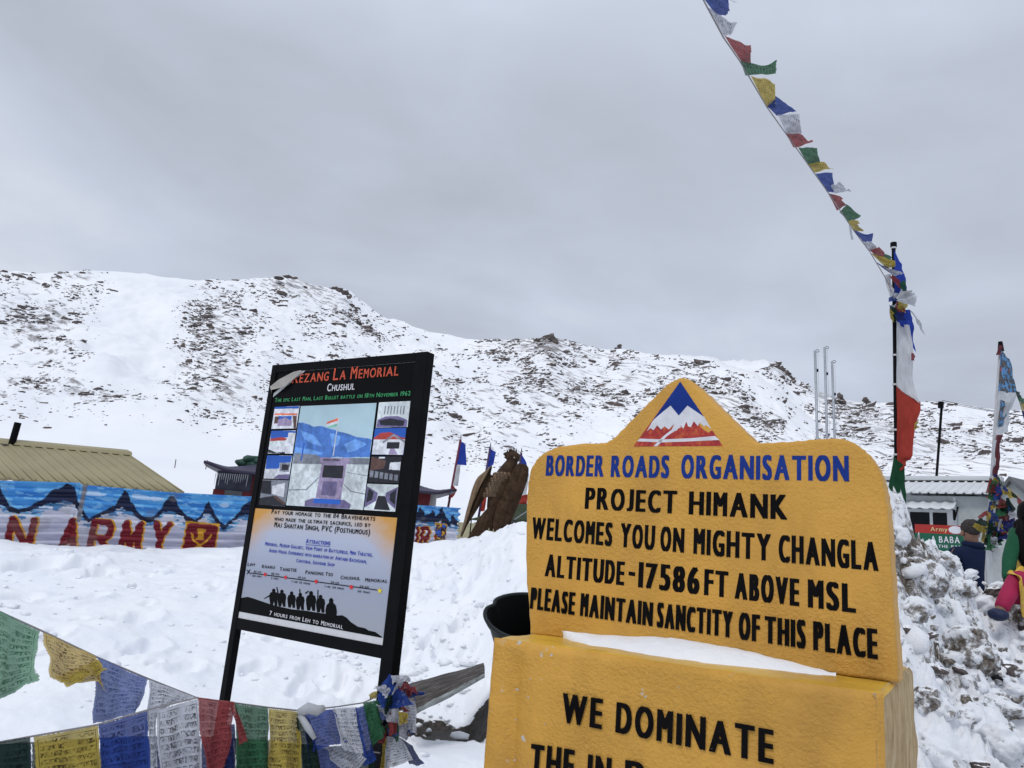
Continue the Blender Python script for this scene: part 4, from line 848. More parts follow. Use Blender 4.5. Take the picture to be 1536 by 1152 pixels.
pic('museum_picture', [z1(897, 549), z1(1080, 546), z1(1058, 702), z1(880, 698)], [deep, (rd, [[z1(892, 604), z1(930, 575), z1(985, 570), z1(1045, 598), z1(1073, 604), z1(1072, 615), z1(890, 612)]]), (wht, [[z1(890, 612), z1(1072, 612), z1(1058, 702), z1(880, 698)]]), (gry, [[z1(942, 625), z1(1005, 580), z1(1072, 622), z1(1070, 632), z1(1005, 594), z1(944, 636)]]), (dk, [[z1(968, 628), z1(1040, 628), z1(1036, 665), z1(964, 665)]]), (stn, [[z1(985, 665), z1(1010, 665), z1(1030, 700), z1(975, 698)]])])
pic('theatre_picture', [z1(878, 708), z1(1052, 712), z1(1034, 866), z1(858, 858)], [dk, (brn, [[z1(880, 712), z1(960, 735), z1(950, 780), z1(870, 790)]]), (wht, [[z1(985, 745), z1(1046, 742), z1(1040, 790), z1(978, 785)], [z1(920, 714), z1(955, 714), z1(955, 722), z1(920, 722)]]), (gry, [[z1(870+28*k, 790+5*k), z1(890+28*k, 792+5*k), z1(886+28*k, 830+4*k), z1(866+28*k, 828+4*k)] for k in range(6)])])
pic('corridor_picture', [z1(856, 868), z1(1034, 872), z1(1012, 1028), z1(832, 1018)], [pav, (std, [[z1(852, 880), z1(915, 920), z1(905, 965), z1(836, 1005)], [z1(1030, 885), z1(960, 920), z1(955, 960), z1(1014, 1015)]]), (dk, [[z1(915, 935), z1(955, 938), z1(985, 1020), z1(890, 1016)], [z1(862, 895), z1(890, 915), z1(880, 960), z1(846, 975)], [z1(1020, 900), z1(985, 925), z1(980, 960), z1(1012, 990)]])])
# ================================================================ PAINTED FENCE OF CORRUGATED SHEET
FA, FB = at(0, 722, 12.0), at(690, 763, 17.0)
FYAW = math.atan2(FB[1]-FA[1], FB[0]-FA[0]); FP = Plane(FA, FYAW)
TOPL = [(-420, 705), (-150, 714), (0, 721), (120, 724), (122, 727), (250, 738), (378, 745), (500, 751), (620, 757), (690, 762)]
ftop = np.array([FP.uv(*p) for p in TOPL])
def fu(px, py): return FP.uv(px, py)
STROKE = dict(N=[[(0, 0), (0, 1), (1, 0), (1, 1)]], A=[[(0, 0), (.5, 1), (1, 0)], [(.2, .33), (.8, .33)]], M=[[(0, 0), (.06, 1), (.5, .25), (.94, 1), (1, 0)]], Y=[[(0, 1), (.5, .5), (1, 1)], [(.5, .5), (.5, 0)]],
              R=[[(0, 0), (0, 1), (.75, 1), (.96, .88), (.98, .62), (.78, .47), (0, .47)], [(.5, .47), (1, 0)]], I=[[(.5, 0), (.5, 1)]], D=[[(0, 0), (0, 1), (.6, 1), (1, .75), (1, .25), (.6, 0), (0, 0)]], B=[[(0, 0), (0, 1), (.7, 1), (.9, .78), (.7, .53), (0, .53)], [(.7, .53), (1, .28), (.75, 0), (0, 0)]])
def paint_fence(u, v, top):
    """mural: blue sky, dark outlined snow peaks, maroon letters edged in gold on lilac white"""
    n1 = fbm(u*2.2, v*14, 4, 50); n2 = fbm(u*7, v*26, 3, 60); dtop = top-v
    col = np.zeros(u.shape+(3,))
    skyc = np.array(srgb(84, 160, 215)); deepc = np.array(srgb(52, 122, 195)); palec = np.array(srgb(130, 185, 222)); lil = np.array(srgb(192, 192, 206)); lil2 = np.array(srgb(164, 164, 184)); navy = np.array(srgb(24, 30, 58)); whitec = np.array(srgb(208, 208, 218))
    k = np.clip(.5+.8*n1, 0, 1)[..., None]; col[:] = skyc*(1-k)+np.where(n2[..., None] > .1, palec, deepc)*k
    # ridge line of the painted peaks: distance below the top of the sheet
    pk_ = [(-420, 60), (-300, 8), (-200, 52), (-90, 12), (-22, 62), (-2, 2), (3, 22), (10, 32), (14, 40), (28, 44), (50, 36), (66, 28), (78, 14), (90, 10), (100, 3), (112, 6), (116, 26), (122, 38), (134, 50), (140, 46), (155, 38), (172, 28), (180, 14), (187, 4), (192, 6), (196, 22), (205, 32), (216, 42), (228, 40), (240, 30), (248, 14), (256, 5), (262, 8), (268, 24), (280, 36), (292, 42), (302, 34), (308, 18), (312, 12), (318, 22), (326, 36), (338, 46), (352, 32), (366, 14), (378, 6),
          (420, 40), (470, 10), (520, 40), (560, 8), (600, 36), (612, 26), (622, 16), (631, 2), (638, 16), (644, 14), (649, 5), (654, 15), (659, 8), (663, 2), (668, 12), (674, 22), (679, 11), (684, 18), (692, 24)]
    us = np.array([fu(p, np.interp(p, *zip(*TOPL))+q)[0] for p, q in pk_]); ds = np.array([np.interp(fu(p, np.interp(p, *zip(*TOPL)))[0], ftop[:, 0], ftop[:, 1])-fu(p, np.interp(p, *zip(*TOPL))+q)[1] for p, q in pk_])
    rd_ = np.interp(u, us, ds)+.035*fbm(u*9, u*0+2, 4, 5)
    below = dtop-rd_; steep = np.abs(np.interp(u+.02, us, ds)-np.interp(u-.02, us, ds))/.04
    thick = .080+.24*np.exp(-(rd_/.22)**2)+.075*n2
    m_ = (below > -.01); wht_ = m_ & (below > thick)
    lim = .66+.03*n2
    snowp = wht_ & (dtop < lim+.1); k = np.clip(.5+n2*1.5, 0, 1)[..., None]
    col[snowp] = (whitec*(1-k)+lil*k)[snowp]
    streak = snowp & (fbm(u*3, v*40, 3, 71) > .25) & (below < .28); col[streak] = palec*.9
    low = dtop > lim; k2 = np.clip(.5+n1*1.2, 0, 1)[..., None]
    col[low & ~(m_ & ~wht_)] = (lil*(1-k2)+lil2*k2)[low & ~(m_ & ~wht_)]
    out_ = m_ & ~wht_; col[out_] = (navy*(1+.5*n1[..., None]))[out_]
    tint = m_ & (below > thick*.8) & (below < thick+.06) & (n2 > .05); col[tint] = srgb(70, 120, 165)
    for cxp, cyp, wd in ((140, 740, .22), (212, 746, .2), (235, 748, .14), (336, 757, .12)):      # little white clouds
        cu_, cv_ = fu(cxp, cyp); q = ((u-cu_)/wd)**2+((v-cv_)/.05)**2+.6*n2; col[(q < .7) & ~m_] = srgb(175, 200, 225)
    mar = np.array(srgb(112, 24, 36)); gold = np.array(srgb(205, 150, 45))
    def letter(chs, xl, xr, yt, yb, slant=0):
        ul, vt_ = fu(xl, yt); ur, _ = fu(xr, yt); _, vb_ = fu(xl, yb); wd = ur-ul; hh = vt_-vb_
        ln = [[(ul+a*wd, vb_+b_*hh) for a, b_ in st_] for st_ in STROKE[chs]]
        sel = (u > ul-.3) & (u < ur+.3) & (v < vt_+.3)
        uu, vv = u[sel], v[sel]; wob = .005*np.sin(vv*2*math.pi/.142)
        dd = np.min([seg_dist(uu+wob, vv, l_) for l_ in ln], 0); d2 = np.min([seg_dist(uu+wob-.026, vv-.008, l_) for l_ in ln], 0)
        c_ = col[sel]; th = .051*hh/.5
        c_[d2 < th+.002] = gold; c_[dd < th] = mar*1.0; col[sel] = c_
    for a in (('N', 19, 52, 778, 826), ('A', 99, 119, 780, 826), ('R', 142, 169, 782, 828), ('M', 188, 213, 784, 829), ('Y', 234, 254, 785, 830), ('A', -40, -16, 776, 826), ('I', -72, -60, 774, 824), ('D', -110, -86, 772, 822), ('I', 624, 630, 792, 818), ('R', 634, 644, 792, 820), ('B', 606, 617, 791, 818)): letter(*a)
    def badge(xl, xr, yt, yb, back, kind):
        ul, vt_ = fu(xl, yt); ur, _ = fu(xr, yt); _, vb_ = fu(xl, yb); w_ = ur-ul; h_ = vt_-vb_
        a = (u-ul)/w_; b_ = (v-vb_)/h_; wob = .012*np.sin(v*2*math.pi/.14)/w_; a = a+wob
        inn = (a > 0) & (a < 1) & (b_ > 0) & (b_ < 1-.06*np.clip(np.abs(a-.5)*2-.75, 0, 1)*4)
        edge = (a > -.05) & (a < 1.05) & (b_ > -.05) & (b_ < 1.06); col[edge & ~inn] = gold; col[inn] = back
        if kind == 0:
            dd = np.minimum(seg_dist(a, b_, [(.18, .62), (.3, .38), (.5, .22), (.68, .06)]), seg_dist(a, b_, [(.82, .62), (.7, .38), (.5, .22), (.32, .06)]))
            lion = (np.abs(a-.48) < .10-.05*np.abs(b_-.62)*4) & (b_ > .42) & (b_ < .8); lion |= (np.abs(a-.48) < .14) & (b_ > .72) & (b_ < .82); lion |= (np.abs(a-.48) < .12) & (b_ > .42) & (b_ < .5)
            col[inn & ((dd < .035) | lion)] = gold*.95
        else:
            n_ = fbm(a*4+9, b_*5, 3, 81); col[inn & (np.abs(n_) < .12) & (np.abs(a-.5) < .38)] = gold; col[inn & (n_ > .30) & (b_ > .45)] = srgb(50, 90, 180); col[inn & (n_ < -.35)] = srgb(150, 50, 40)
    badge(281, 328, 784, 826, mar, 0); badge(654, 670, 786, 818, np.array(srgb(34, 28, 40)), 1)
    j0, _ = fu(121.5, 760); jn = np.abs(u-j0) < .035+.012*n2; col[jn & (dtop < .62)] = (np.array(srgb(120, 122, 130))*(1+.4*n2[..., None]))[jn & (dtop < .62)]
    grime = np.clip(fbm(u*3+4, v*3, 4, 90)*1.4-.35, 0, .35)[..., None]; col = col*(1-grime*.8)+np.array((.20, .18, .17))*grime*.8
    return col
fence = thing('painted_fence', 'corrugated metal fence painted with blue sky, snow peaks and maroon gold lettering', 'fence', tuple(FP.w(3, .6, 0)))
ucut = [ftop[0, 0], fu(121.5, 724)[0]-.01, fu(121.5, 724)[0]+.0, fu(500, 750)[0], ftop[-1, 0]]
def sheet_panel(ua, ub, woff):
    nu = int((ub-ua)/.0125); nv = 150; us = np.linspace(ua, ub, nu); k = np.linspace(0, 1, nv)
    top = np.interp(us, ftop[:, 0], ftop[:, 1]); uu = np.repeat(us[:, None], nv, 1); vv = top[:, None]-1.75*k[None]; tt = np.repeat(top[:, None], nv, 1)
    col = paint_fence(uu, vv, tt); ph = (tt-vv)/.142*2*math.pi
    w_ = woff+.028*np.cos(ph)+.004*fbm(uu*3, vv*3, 2, 5)
    if ub > ftop[-1, 0]-.01: uu = uu+np.where(uu > ub-.02, .02*np.cos(ph), 0)
    V = FP.o[None, None]+FP.d*uu[..., None]+FP.n*w_[..., None]; V[..., 2] = vv
    return obj('sheet_panel', V.reshape(-1, 3), grid_faces(nu, nv), M['mural'], fence, smooth=True, col=col.reshape(-1, 3))
sheet_panel(ucut[0], ucut[1]+.03, .0); sheet_panel(ucut[2], ucut[3]+.03, .012); sheet_panel(ucut[3], ucut[4], .0)
b = MB()
for u_ in (ucut[1]-1.2, ucut[2]+.4, ucut[3], ucut[4]-.15):
    top = float(np.interp(u_, ftop[:, 0], ftop[:, 1])); c_ = FP.w(u_, 0, -.07); b = MB(); b.bar((c_[0], c_[1], top-2.4), (c_[0], c_[1], top-.06), .05, .05); b.build('post', M['dark_wood'], fence)

# ================================================================ BUILDINGS BEHIND
# beige sheet roof hut with stove pipe
R1 = at(190, 681, 17.0); R0 = at(-130, 652, 15.9); E1 = at(277, 741, 14.9); E0 = R0+(E1-R1)
hut = thing('beige_hut', 'long hut with beige ribbed metal roof behind the painted fence', 'hut', (R1[0], R1[1], .9))
def roof_plane(a0, a1, b0, b1, name, m_, parent, ribs, rise=.03, nsub=6, th=.03):
    """ribbed roof sheet between ridge a0-a1 and eave b0-b1"""
    nrm = np.cross(a1-a0, b0-a0); nrm /= np.linalg.norm(nrm); 
    if nrm[2] < 0: nrm = -nrm
    V = []; prof = []
    n = ribs*nsub
    for i in range(n+1):
        k = i % nsub; prof.append((i/n, rise if k in (0,) else (rise*.55 if k in (1, nsub-1) else 0)))
    for s_, h_ in prof:
        for t_ in np.linspace(0, 1, 6): V.append((a0+(a1-a0)*s_)*(1-t_)+(b0+(b1-b0)*s_)*t_+nrm*h_)
    o = obj(name, V, grid_faces(n+1, 6), m_, parent); sd_ = o.modifiers.new('thick', 'SOLIDIFY'); sd_.thickness = th; sd_.offset = -1; return o
def sheet_mat(n, c, streak=.25):
    m_, t_, b = new_mat(n); co = t_.coord()
    a = t_.noise(co, .8, 4, .6); s2 = t_.ramp(t_.noise(co, 9, 5, .7), [(.62, 0.0), (.72, streak)])
    t_.put(b.inputs['Base Color'], t_.mix(s2, t_.ramp(a, [(.3, tuple(x*.85 for x in c)), (.7, tuple(x*1.1 for x in c))]), tuple(x*.45 for x in c))); b.inputs['Roughness'].default_value = .5; b.inputs['Specular IOR Level'].default_value = .25; return m_
M['beige_sheet'] = sheet_mat('beige_sheet', srgb(150, 141, 108)); M['violet_sheet'] = sheet_mat('dark_violet_sheet', srgb(58, 54, 74)); M['white_sheet'] = sheet_mat('white_sheet', srgb(205, 208, 210), .1)
roof_plane(R0, R1, E0, E1, 'roof', M['beige_sheet'], hut, 19, .035, 14)
dR = (E1-R1); BK = R1-R0; back0 = R0+np.array([-dR[0], -dR[1], dR[2]])*.9; back1 = R1+np.array([-dR[0], -dR[1], dR[2]])*.9
roof_plane(R1, R0, back1, back0, 'roof', M['beige_sheet'], hut, 12)
b = MB(); up_ = np.array([0, 0, .05]); b.prism([R0+up_, R1+up_, R1+dR*.10+up_, R0+dR*.10+up_], [R0+up_*2.0, R1+up_*2.0, R1+dR*.085+up_*2.2, R0+dR*.085+up_*2.2]); o = b.build('ridge_cap', M['beige_sheet'], hut); fix_normals(o)
b = MB(); g0 = R1+dR*.93-np.array([.25, 0, .12]); g1 = R1+np.array([-.25, 0, -.12]); g2 = back1*.97+R1*.03-np.array([.25, 0, .1]); lo = .6
f0_ = R0+dR*.93-np.array([0, 0, .12]); b.add([f0_, g0, (g0[0], g0[1], lo), (f0_[0], f0_[1], lo), g1, g2, (g2[0], g2[1], lo)], [(0, 1, 2, 3), (1, 4, 5, 6, 2)]); b.build('wall', plain('hut_wall', srgb(150, 140, 110), .7), hut)
ch = at(16, 672, 16.2); c2 = at(27, 634, 16.2)
b = MB(); b.tube([ch-(c2-ch)*.25, c2], .07, 14); p_ = b.build('chimney', M['black_metal'], hut, smooth=False)
b = MB(); 
for i, (a, c_) in enumerate(((4, 674), (12, 677), (22, 678), (29, 675), (8, 670), (0, 677))): q = at(a, c_, 16.1); b.blob(q, .085, .08, .05, i, .25)
b.build('flashing', plain('old_mortar', (.13, .12, .11), .9, var=.4), hut)

# dark hut with upturned eaves, half hidden by the notice board
PH = Plane(at(312, 705, 20.0), math.atan2(at(676, 745, 21.5)[1]-at(312, 705, 20.0)[1], at(676, 745, 21.5)[0]-at(312, 705, 20.0)[0]))
ph = thing('tea_hut', 'dark hut with upturned violet roof and red walls behind the notice board', 'hut', tuple(PH.w(3.4, 1.5, -1)))
uL, vL = PH.uv(312, 705); uR, vR = PH.uv(676, 745); vw = PH.uv(330, 712)[1]; W_ = uR-uL; DH = 4.0
def hip(a, b_):
    """roof height field over its plan: ridge in the middle, eaves that curl up at the corners"""
    x = uL+W_*a; e = min(a, 1-a)*W_; f_ = min(b_, 1-b_)*DH; k = min(e/3.2, f_/2.0); k = min(k, 1)
    ve = vL+(vR-vL)*a
    z = ve-.10+.95*k**1.15+.16*math.exp(-(e/.35)**2)*1.0+.05*math.exp(-(f_/.3)**2)
    return PH.w(x, z, .9-b_*DH)
o = sheet(PH, hip, 60, 40, 'roof', M['violet_sheet'], ph, 0); sd_ = o.modifiers.new('thick', 'SOLIDIFY'); sd_.thickness = .07; sd_.offset = 1
wl, wr = PH.uv(327, 720)[0], PH.uv(645, 745)[0]
b = MB(); b.pbox(PH, wl, PH.uv(378, 730)[0], .6, vL+.0, -2.4, .30); b.build('wall', plain('slate_cladding', srgb(66, 68, 84), .7, var=.3, scale=5), ph)
b = MB(); b.pbox(PH, PH.uv(378, 730)[0], wr-.02, .6, vL-.05, -2.4, .28); b.build('wall', plain('hut_red', (.12, .014, .018), .6, var=.3), ph)
b = MB(); b.pbox(PH, wl-.03, PH.uv(380, 730)[0], .6, PH.uv(330, 735)[1], -2.3, .33); b.build('base_band', plain('hut_red', (.12, .014, .018)), ph)
b = MB(); b.pbox(PH, PH.uv(340, 737)[0], PH.uv(366, 737)[0], PH.uv(350, 748)[1], PH.uv(350, 737)[1], .3, .36); b.build('window', plain('hut_glass', (.10, .11, .12), .2), ph)
b = MB(); c_ = PH.w(*PH.uv(650, 760), .1); top = PH.w(*PH.uv(650, 742), .1); b.bar((c_[0], c_[1], .8), (top[0], top[1], top[2]), .16, .16); b.build('pillar', plain('grey_white', (.45, .45, .46), .6), ph)
for i in range(16):
    px_ = 329+i*3.1; a_ = PH.w(*PH.uv(px_, 712+(px_-329)*.05), .62); L_ = .12+.22*random.Random(i).random(); b = MB(); b.tube([a_, a_-np.array([.005, 0, L_])], [.012, .003], 6); b.build('icicle', plain('ice', (.62, .66, .70), .2), ph)
tb = MB(); q = PH.w(*PH.uv(376, 692), -.2)
for i, (ox, oz, s_) in enumerate(((-.22, -.04, .2), (0, .05, .24), (.24, .02, .2), (.1, -.08, .22))): tb.blob(q+np.array([ox, 0, oz]), s_, .22, s_*.55, i+3, .2)
tag(tb.build('tarpaulin', plain('green_tarp', (.03, .075, .055), .6, var=.4), smooth=True), 'crumpled dark green tarpaulin lying on the dark hut roof', 'tarpaulin')

# low pale wall, canopy behind the bird
b = MB(); LW = Plane(at(690, 800, 21.0), math.atan2(at(800, 797, 19.5)[1]-at(690, 800, 21.0)[1], at(800, 797, 19.5)[0]-at(690, 800, 21.0)[0])); ua_ = LW.uv(686, 790)[0]; ub_ = LW.uv(830, 795)[0]; v1_ = LW.uv(730, 786)[1]
b.pbox(LW, ua_, ub_, .6, v1_, -.25, 0); lw_ = tag(b.build('low_wall', plain('cream_plaster', srgb(176, 172, 142), .8)), 'low cream wall behind the metal bird statue', 'wall')
b.pbox(LW, ua_-.03, ub_, v1_, v1_+.03, -.28, .03)
cn = thing('canopy', 'olive green canvas canopy on thin posts behind the bird statue', 'canopy', tuple(at(750, 795, 19.0)))
cl_ = at(705, 779, 19.0); cr_ = at(826, 781, 17.5); pk1 = at(742, 757, 20.5); pk2 = at(826, 757, 19.2); 
V = []
for i in range(20):
    a = i/19
    for j in range(8):
        k = j/7; e0 = cl_*(1-a)+cr_*a; r0_ = pk1*(1-a)+pk2*a; p = r0_*(1-k)+e0*k; p = p+np.array([0, 0, -.10*math.sin(k*math.pi)-.03*math.sin(a*19)**2*k]); V.append(p)
o = obj('canvas', V, grid_faces(20, 8), plain('olive_canvas', (.040, .052, .030), .75, var=.25, bump=.2), cn, smooth=True); sd_ = o.modifiers.new('t', 'SOLIDIFY'); sd_.thickness = .02
V = [np.array(q)+np.array([0, 2*(pk1[1]-q[1]), 0]) for q in V]; o = obj('canvas', V, grid_faces(20, 8), M['olive_canvas'], cn, smooth=True); sd_ = o.modifiers.new('t', 'SOLIDIFY'); sd_.thickness = .02
for (a, c_, w_) in (((707, 779), (707, 797), .03), ((737, 780), (737, 802), .06), ((824, 782), (824, 800), .04)):
    b = MB(); p0_ = at(a[0], a[1], 18.9 if a[0] < 800 else 17.6); b.bar((p0_[0], p0_[1], p0_[2]), (p0_[0], p0_[1], .9), w_, w_); b.build('post', M['black_metal'], cn)
b = MB(); p0_ = at(771, 784, 18.2); b.bar(p0_, (p0_[0], p0_[1], .9), .15, .12); b.build('post', M['dark_wood'], cn)
b = MB(); b.bar(at(765, 784, 18.3), at(792, 766, 18.6), .02, .02); b.build('brace', M['galvanised'], cn)

# ================================================================ METAL BIRD STATUE
bd = thing('bird_statue', 'large brown metal bird statue with half raised wings standing in the snow', 'statue', tuple(at(740, 806, 13.0)))
BY = 13.0
def zb(X, Y, dy=0.): return at(660+X/7.2, 660+Y/7.2, BY+dy)
UN = BY/FOC/7.2*1.02
def skin(name, chain, m_, parent=None, sub=2, root=0, extra_edges=None):
    """one continuous surface grown on a skeleton: chain = [(point, (rx, ry))...], edges in order unless given"""
    pts = [np.array(p, float) for p, _ in chain]; org = ploc(parent) if parent is not None else pts[0]
    ed = extra_edges if extra_edges is not None else [(i, i+1) for i in range(len(pts)-1)]
    me = bpy.data.meshes.new(name); me.from_pydata([tuple(p-org) for p in pts], ed, []); me.materials.append(m_)
    o = bpy.data.objects.new(name, me); C.objects.link(o)
    if parent is not None: o.parent = parent
    else: o.location = org
    md = o.modifiers.new('skin', 'SKIN'); md.use_smooth_shade = True; md.branch_smoothing = .6
    lay = me.skin_vertices[0] if me.skin_vertices else None
    if lay is None:
        bm = bmesh.new(); bm.from_mesh(me); bm.verts.layers.skin.verify(); bm.to_mesh(me); bm.free(); lay = me.skin_vertices[0]
    for i, (_, r_) in enumerate(chain):
        lay.data[i].radius = r_ if isinstance(r_, tuple) else (r_, r_); lay.data[i].use_root = (i == root)
    s2 = o.modifiers.new('sub', 'SUBSURF'); s2.levels = sub; s2.render_levels = sub
    # bake to a plain mesh
    bpy.context.view_layer.update(); ev = o.evaluated_get(bpy.context.evaluated_depsgraph_get()); me2 = bpy.data.meshes.new_from_object(ev)
    o.modifiers.clear(); o.data = me2; me2.polygons.foreach_set('use_smooth', np.ones(len(me2.polygons), bool)); return o
skin('body', [(zb(800, 190), 62*UN), (zb(775, 250), 66*UN), (zb(735, 320), 92*UN), (zb(680, 430), 118*UN), (zb(625, 570), 108*UN), (zb(585, 700), 88*UN), (zb(565, 810), 62*UN), (zb(556, 880), 34*UN), (zb(552, 1010), 14*UN), (zb(552, 1075), 14*UN)], M['bronze_brown'], bd)
b = MB(); b.blob(zb(790, 185), 78*UN, 66*UN, 64*UN, 3, .06, 3); hd = b.build('head', M['bronze_brown'], bd, smooth=True)
def pyramid(base, tip, r_, n=8): m_ = MB(); m_.tube([base, np.array(base)*.45+np.array(tip)*.55, tip], [r_, r_*.7, r_*.06], n); return m_
pyramid(zb(740, 158), zb(680, 150), 34*UN).build('upper_beak', M['bronze_brown'], bd, smooth=True)
pyramid(zb(745, 195), zb(688, 184), 22*UN).build('lower_beak', M['bronze_brown'], bd, smooth=True)
b = MB(); b.blob(zb(802, 190, -.115), .014, .012, .014, 1, 0, 2); b.build('eye', plain('eye_pale', (.35, .30, .25), .3), bd)
rr = random.Random(2); cm = MB()
for i in range(13):
    a = i/12; q = zb(725+105*a, 132-14*math.sin(a*3.1)); e_ = q+np.array([rr.uniform(-.03, .02), 0, .045+rr.uniform(0, .03)]); cm.tube([q-np.array([0, 0, .04]), e_], [.014, .003], 5)
cm.build('crest', M['bronze_brown'], bd)
def plate(name, outl, dy, th, dome, m_, ridges=9, curve=0.0):
    """a wing or tail: thick plate with a domed, feather-grooved face"""
    o_ = np.array([(X, Y) for X, Y in smooth_line(list(outl)+[outl[0]], 5, 0)[:-1]]); c_ = o_.mean(0); n = len(o_); V = []; F = []
    rings = [1.0, .985, .9, .75, .55, .3, .08]
    ax = np.array([0.25, -1.0]); ax /= np.linalg.norm(ax); cx = np.array([ax[1], -ax[0]])
    for side in (-1, 1):
        for ri, k in enumerate(rings):
            for q in o_:
                p = c_+(q-c_)*k; s_ = (p-c_)@cx; l_ = (p-c_)@ax
                h = dome*(1-k*k) + (.013*math.sin(s_/9+l_/140) if ri > 1 else 0)
                d_ = dy+side*(th*.5 if ri > 0 else th*.3)+side*h*.5+curve*(s_/150)**2
                V.append(zb(p[0], p[1], d_))
    m = len(rings)
    for sdx in (0, 1):
        o0 = sdx*m*n
        for i in range(m-1):
            for k in range(n):
                q = (o0+i*n+k, o0+i*n+(k+1) % n, o0+(i+1)*n+(k+1) % n, o0+(i+1)*n+k); F.append(q if sdx == 0 else q[::-1])
        F.append(tuple(o0+(m-1)*n+k for k in (range(n) if sdx == 0 else reversed(range(n)))))
    for k in range(n): F.append((k, m*n+k, m*n+(k+1) % n, (k+1) % n))
    ob = obj(name, V, F, m_, bd, smooth=True); fix_normals(ob); return ob
plate('wing', [(800, 300), (825, 268), (865, 252), (915, 262), (950, 290), (958, 330), (945, 430), (915, 520), (880, 615), (840, 720), (790, 840), (745, 940), (720, 985), (660, 995), (600, 1000), (578, 960), (572, 890), (600, 760), (660, 600), (720, 450), (770, 350)], -.10, .05, .13, M['bronze_brown'])
plate('wing', [(556, 268), (562, 300), (548, 370), (588, 385), (590, 410), (560, 450), (530, 520), (500, 600), (440, 690), (385, 780), (335, 860), (285, 940), (240, 1040), (222, 1028), (258, 900), (300, 800), (345, 700), (400, 580), (450, 450), (490, 360), (530, 300)], .06, .05, .10, M['bronze_brown'])
plate('wing_edge', [(555, 270), (490, 332), (445, 368), (408, 402), (375, 460), (345, 540), (318, 640), (280, 780), (245, 930), (222, 1012), (232, 1030), (300, 850), (350, 700), (402, 580), (445, 480), (500, 380), (545, 300)], .0, .05, .05, M['bronze_pale'])
plate('tail', [(510, 740), (470, 780), (420, 850), (360, 950), (298, 1066), (340, 1062), (430, 1058), (500, 1018), (525, 960), (545, 900), (560, 830), (550, 760)], -.02, .05, .05, M['bronze_brown'])
b = MB(); fe = MB()
for i in range(9):
    for j in range(5):
        t_ = i/8; cxx = 690-115*t_; wd = 95-8*t_; a = (j+(.5 if i % 2 else 0)-2.2)/2.4
        X = cxx+a*wd*.92-15; Y = 372+215*t_+a*a*8
        if X > 800: continue
        q = zb(X, Y, -(.150-.02*t_)*math.sqrt(max(.05, 1-(a*.88)**2))-.01); fe.blob(q, 29*UN, .034, 32*UN, i*7+j, .05, 2)
fe.build('breast_feathers', M['bronze_feather'], bd, smooth=True)
# ================================================================ DIRTY SNOW HEAP ON THE RIGHT
def heap_z(x, y):
    c = px_of(x, y)
    yc = np.interp(c, [1150, 1250, 1330, 1360, 1400, 1440, 1490, 1540, 1700, 2000], [5.4, 5.4, 5.4, 5.6, 6.1, 6.5, 7.0, 7.1, 7.4, 8])
    zc = np.interp(c, [1150, 1250, 1320, 1340, 1352, 1368, 1384, 1400, 1420, 1440, 1462, 1490, 1515, 1545, 1700, 2000], [1.2, 1.8, 2.14, 2.15, 2.10, 1.99, 1.94, 1.80, 1.68, 1.60, 1.57, 1.52, 1.44, 1.36, 1.2, 1.0])
    k = (y-3.0)/(yc-3.0); z = .38+(zc-.38)*np.clip(k, -.6, 1)
    z = np.where(y > yc, zc-(y-yc)*.75, z)
    z = np.where(c < 1230, z-(1230-c)*.02, z)
    wx = x+.16*fbm(x*2.3, y*2.3, 3, 91); wy = y+.16*fbm(x*2.3+9, y*2.3, 3, 92)
    lump = (np.abs(2*vnoise(wx*2.4, wy*2.0, 41)-1)-.45)*.30+(ridged(wx*4.6, wy*3.6, 3, 44)-.55)*.30
    fine = (ridged(wx*11, wy*9, 4, 47)-.55)*.10+.035*fbm(x*34, y*28, 3, 48)
    w_ = sstep(2.4, 4.0, y)*np.where(y > yc, .6, 1)
    rough = .45+.55*sstep(-.25, .15, fbm(x*.9+3, y*.9, 3, 52)+.15*k)
    return z+(lump+fine*1.2)*w_*rough, lump*rough, fine
hx, hy = np.meshgrid(np.arange(1.15, 7.6, .0165), np.arange(2.3, 9.4, .0165), indexing='ij')
hz, lump_, fine_ = heap_z(hx, hy)
dirt = np.clip(.52-1.1*lump_-2.2*fine_+.85*fbm(hx*1.3, hy*1.3, 4, 61), 0, 1)
cc = px_of(hx, hy); qx, qy = topx_arr(hx, hy, hz)
def spot(cx_, cy_, sx, sy, a): return a*np.exp(-.5*(((qx-cx_)/sx)**2+((qy-cy_)/sy)**2))
dirt = dirt*.85+spot(1370, 830, 26, 45, .5)+spot(1440, 965, 34, 40, .5)+spot(1420, 880, 40, 25, .3)+spot(1395, 990, 22, 18, .25)-spot(1395, 905, 16, 22, .3)-spot(1360, 785, 14, 12, .1)-spot(1430, 1090, 70, 50, .45)-spot(1500, 980, 30, 40, .35)-spot(1400, 940, 24, 18, .4)
dirt = np.clip(np.nan_to_num(dirt), 0, 1)
hz = np.where((hx < 1.3) | (hx > 7.5) | (hy < 2.5) | (hy > 9.3), -.6, hz)
ho = obj('snow_heap', np.stack([hx, hy, hz], -1).reshape(-1, 3), grid_faces(*hx.shape), M['dirty_snow'], smooth=True, attrs={'dirt': dirt.ravel()})
tag(ho, 'ploughed heap of lumpy dirty snow right of the yellow stone sign', 'snow heap')
def on_heap(px, py, y0=3.0, y1=8):
    yy = y0; last = at(px, py, y0)
    while yy < y1:
        p = at(px, py, yy)
        if p[2] <= float(heap_z(np.array(p[0]), np.array(p[1]))[0]): return p
        yy += .02
    return at(px, py, y1)
